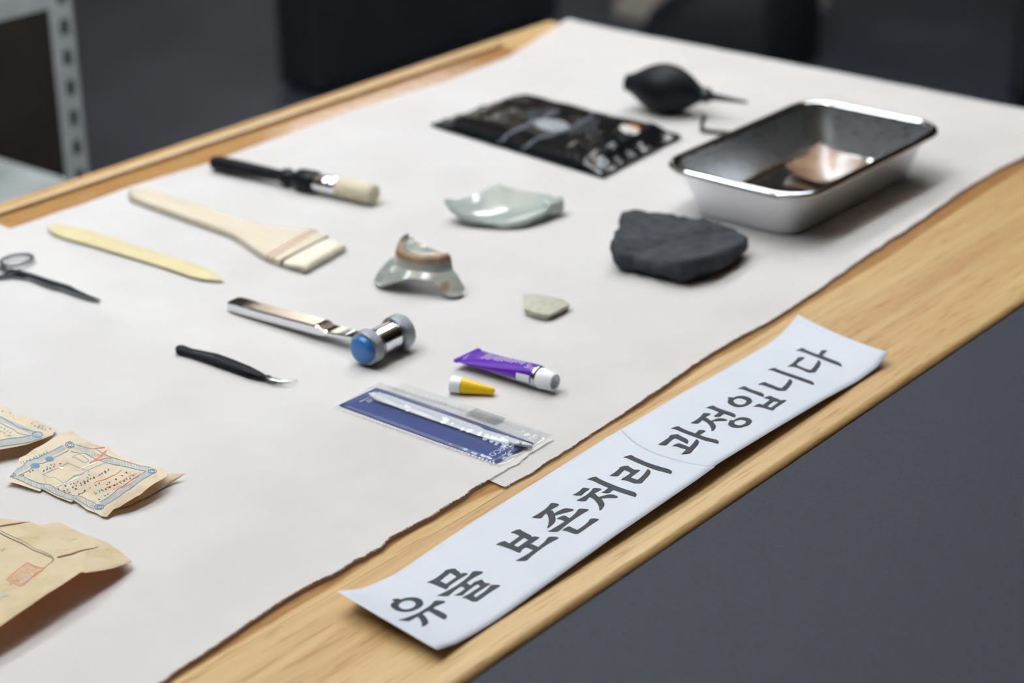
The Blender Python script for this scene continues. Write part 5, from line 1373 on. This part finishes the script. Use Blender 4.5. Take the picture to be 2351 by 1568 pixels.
for i in range(6): ln.append(SB.line([zb(840 + i * 45 + 0, 300 - i * 2), zb(980 + i * 45, 215 + i * 4)], 2.2))
for i in range(7): ln.append(SB.line([zb(1270 + i * 35, 440 - i * 4), zb(1370 + i * 25, 300 + i * 2)], 2.4))
prints('text_lines', foil_fn, ln, .0004, .04, plain('grey_print', srgb(82, 86, 92), rough=0.3), bpch)
prints('round_label', foil_fn, [SB.poly([zb(*p) for p in ellipse(1780, 395, 85, 38, 20, .25)])], .0004, .04, plain('label_white', srgb(206, 206, 200), rough=0.3), bpch)
prints('label_stripe', foil_fn, [SB.poly([zb(*p) for p in ((1740, 355), (1850, 360), (1880, 395), (1800, 372))])], .0006, .04, plain('orange_print', srgb(206, 120, 60), rough=0.3), bpch)

# ------------------------------------------------------------------ things standing behind the table
M_galv = plain('galvanised_steel', srgb(205, 214, 218), rough=0.55, metal=0.0, var=0.08, vscale=30)
M_deck = plain('grey_shelf_board', srgb(215, 226, 228), rough=0.6, var=0.05)
M_hole = plain('slot_shadow', srgb(70, 76, 82), rough=0.9)
rk = thing('slotted_rack', (-2.5, 1.2, 0), 'grey slotted-angle steel shelf rack behind the far left of the table', 'rack')
RX, RY = -2.262, 1.765
def angle_post(x, y, sx, sy):
    w, th = .042, .002
    v, f = join(box_v(min(x, x + sx * w), max(x, x + sx * w), min(y, y + sy * th), max(y, y + sy * th), 0, 1.8),
                box_v(min(x, x + sx * th), max(x, x + sx * th), min(y, y + sy * w), max(y, y + sy * w), 0, 1.8))
    p = mesh('post', v, f, M_galv, rk, smooth_=False)
    V, F = [], []
    for i in range(38):
        z = .06 + i * .045
        a, b = box_v(min(x - sx * .0008, x + sx * .0002), max(x - sx * .0008, x + sx * .0002), min(y + sy * .012, y + sy * .026), max(y + sy * .012, y + sy * .026), z, z + .022)
        V, F = join((V, F), (a, b))
        a, b = box_v(min(x + sx * .012, x + sx * .026), max(x + sx * .012, x + sx * .026), min(y - sy * .0008, y + sy * .0002), max(y - sy * .0008, y + sy * .0002), z, z + .022)
        V, F = join((V, F), (a, b))
    tag(mesh('slots', V, F, M_hole, p, smooth_=False), kind='stuff')
for x, sx in ((RX, -1), (RX - .45, 1)):
    for y, sy in ((RY, -1), (RY - 1.2, 1)):
        angle_post(x, y, sx, sy)
for z in (.12, .455, .765, 1.2, 1.7):
    box('shelf_board', RX - .448, RX - .003, RY - 1.197, RY - .003, z - .004, z, M_deck, rk)
    for x in (RX - .004, RX - .448): box('shelf_beam', x, x + .002, RY - 1.197, RY - .003, z - .034, z - .004, M_galv, rk)
    for y in (RY - .005, RY - 1.197): box('shelf_beam', RX - .446, RX - .004, y, y + .002, z - .034, z - .004, M_galv, rk)
M_brownbox = plain('dark_brown_board', srgb(52, 45, 41), rough=0.8, var=0.25, vscale=8)
def crate(name, x0, x1, y0, y1, h, mat, mat2, label, cat):
    t = thing(name, ((x0 + x1) / 2, (y0 + y1) / 2, 0), label, cat)
    box('body', x0, x1, y0, y1, .012, h, mat, t, bevel=.01)
    box('lid', x0 - .012, x1 + .012, y0 - .012, y1 + .012, h, h + .05, mat, t, bevel=.008)
    for x in (x0 + .05, x1 - .05):
        for y in (y0 + .05, y1 - .05): box('foot', x - .03, x + .03, y - .03, y + .03, 0, .012, mat2, t)
    for q in (.3, .7):
        y = lerp(y0, y1, q); box('latch', x1, x1 + .014, y - .03, y + .03, h - .06, h + .03, mat2, t)
    return t
M_blackcase = plain('black_case_shell', srgb(32, 35, 43), rough=0.6, var=0.2, vscale=6)
M_casemetal = plain('dark_fitting', srgb(34, 36, 42), rough=0.5, metal=0.4)
crate('wooden_crate', -3.7, -3.12, 1.90, 2.43, .75, M_brownbox, M_casemetal, 'dark brown lidded crate seen through the steel rack', 'crate')
crate('storage_trunk', -3.52, -3.38, 3.36, 4.32, .52, M_blackcase, M_casemetal, 'long black lidded trunk on the floor behind the table', 'trunk')
M_plinth = plain('warm_grey_plinth', srgb(178, 173, 166), rough=0.8, var=0.12, vscale=9)
pl_ = thing('display_plinth', (-3.05, 4.65, 0), 'pale grey-brown plinth beyond the far corner of the table', 'plinth')
box('body', -3.25, -2.85, 4.45, 4.85, .05, .9, M_plinth, pl_, bevel=.006)
box('base', -3.27, -2.83, 4.43, 4.87, 0, .05, M_plinth, pl_, bevel=.006)
box('top_slab', -3.28, -2.82, 4.42, 4.88, .9, .94, M_plinth, pl_, bevel=.006)
bg = thing('black_bag', (-2.78, 4.26, 0), 'low black soft bag on the floor in front of the plinth', 'bag')
outl = [(-2.98, 0), (-2.985, .06), (-2.95, .13), (-2.87, .19), (-2.80, .25), (-2.72, .30), (-2.63, .31), (-2.59, .26), (-2.575, .1), (-2.58, 0)]
V = [(x, y, z) for y in (4.14, 4.17, 4.38, 4.41) for x, z in outl]
V = [(lerp(x, -2.78, .06 if y in (4.14, 4.41) else 0), y, z * (.94 if y in (4.14, 4.41) else 1)) for x, y, z in V]
n = len(outl); F = [(i * n + j, i * n + (j + 1) % n, (i + 1) * n + (j + 1) % n, (i + 1) * n + j) for i in range(3) for j in range(n)]
F += [tuple(range(n - 1, -1, -1)), tuple(range(3 * n, 4 * n))]
mesh('bag_body', V, F, M_blackcase, bg, angle=60)
v, f = tube([(-2.86 + .02 * k_, 4.27, .20 + .12 * math.sin(math.pi * k_ / 10)) for k_ in range(11)], .012, 8); mesh('handle', v, f, M_blackcase, bg)
cb3 = thing('black_cabinet', (-1.75, 4.5, 0), 'black cabinet with an overhanging top at the far right', 'cabinet')
box('body', -2.0, -1.45, 4.3, 4.8, .03, .62, M_blackcase, cb3, bevel=.006)
box('overhanging_top', -2.10, -1.40, 4.2, 4.85, .62, .70, M_blackcase, cb3, bevel=.03)
d_ = box('door', -1.98, -1.47, 4.285, 4.3, .06, .59, M_blackcase, cb3, bevel=.004)
box('handle', -1.55, -1.53, 4.268, 4.285, .30, .42, M_casemetal, d_)
for x in (-1.97, -1.48):
    for y in (4.33, 4.77): box('foot', x - .02, x + .02, y - .02, y + .02, 0, .03, M_casemetal, cb3)
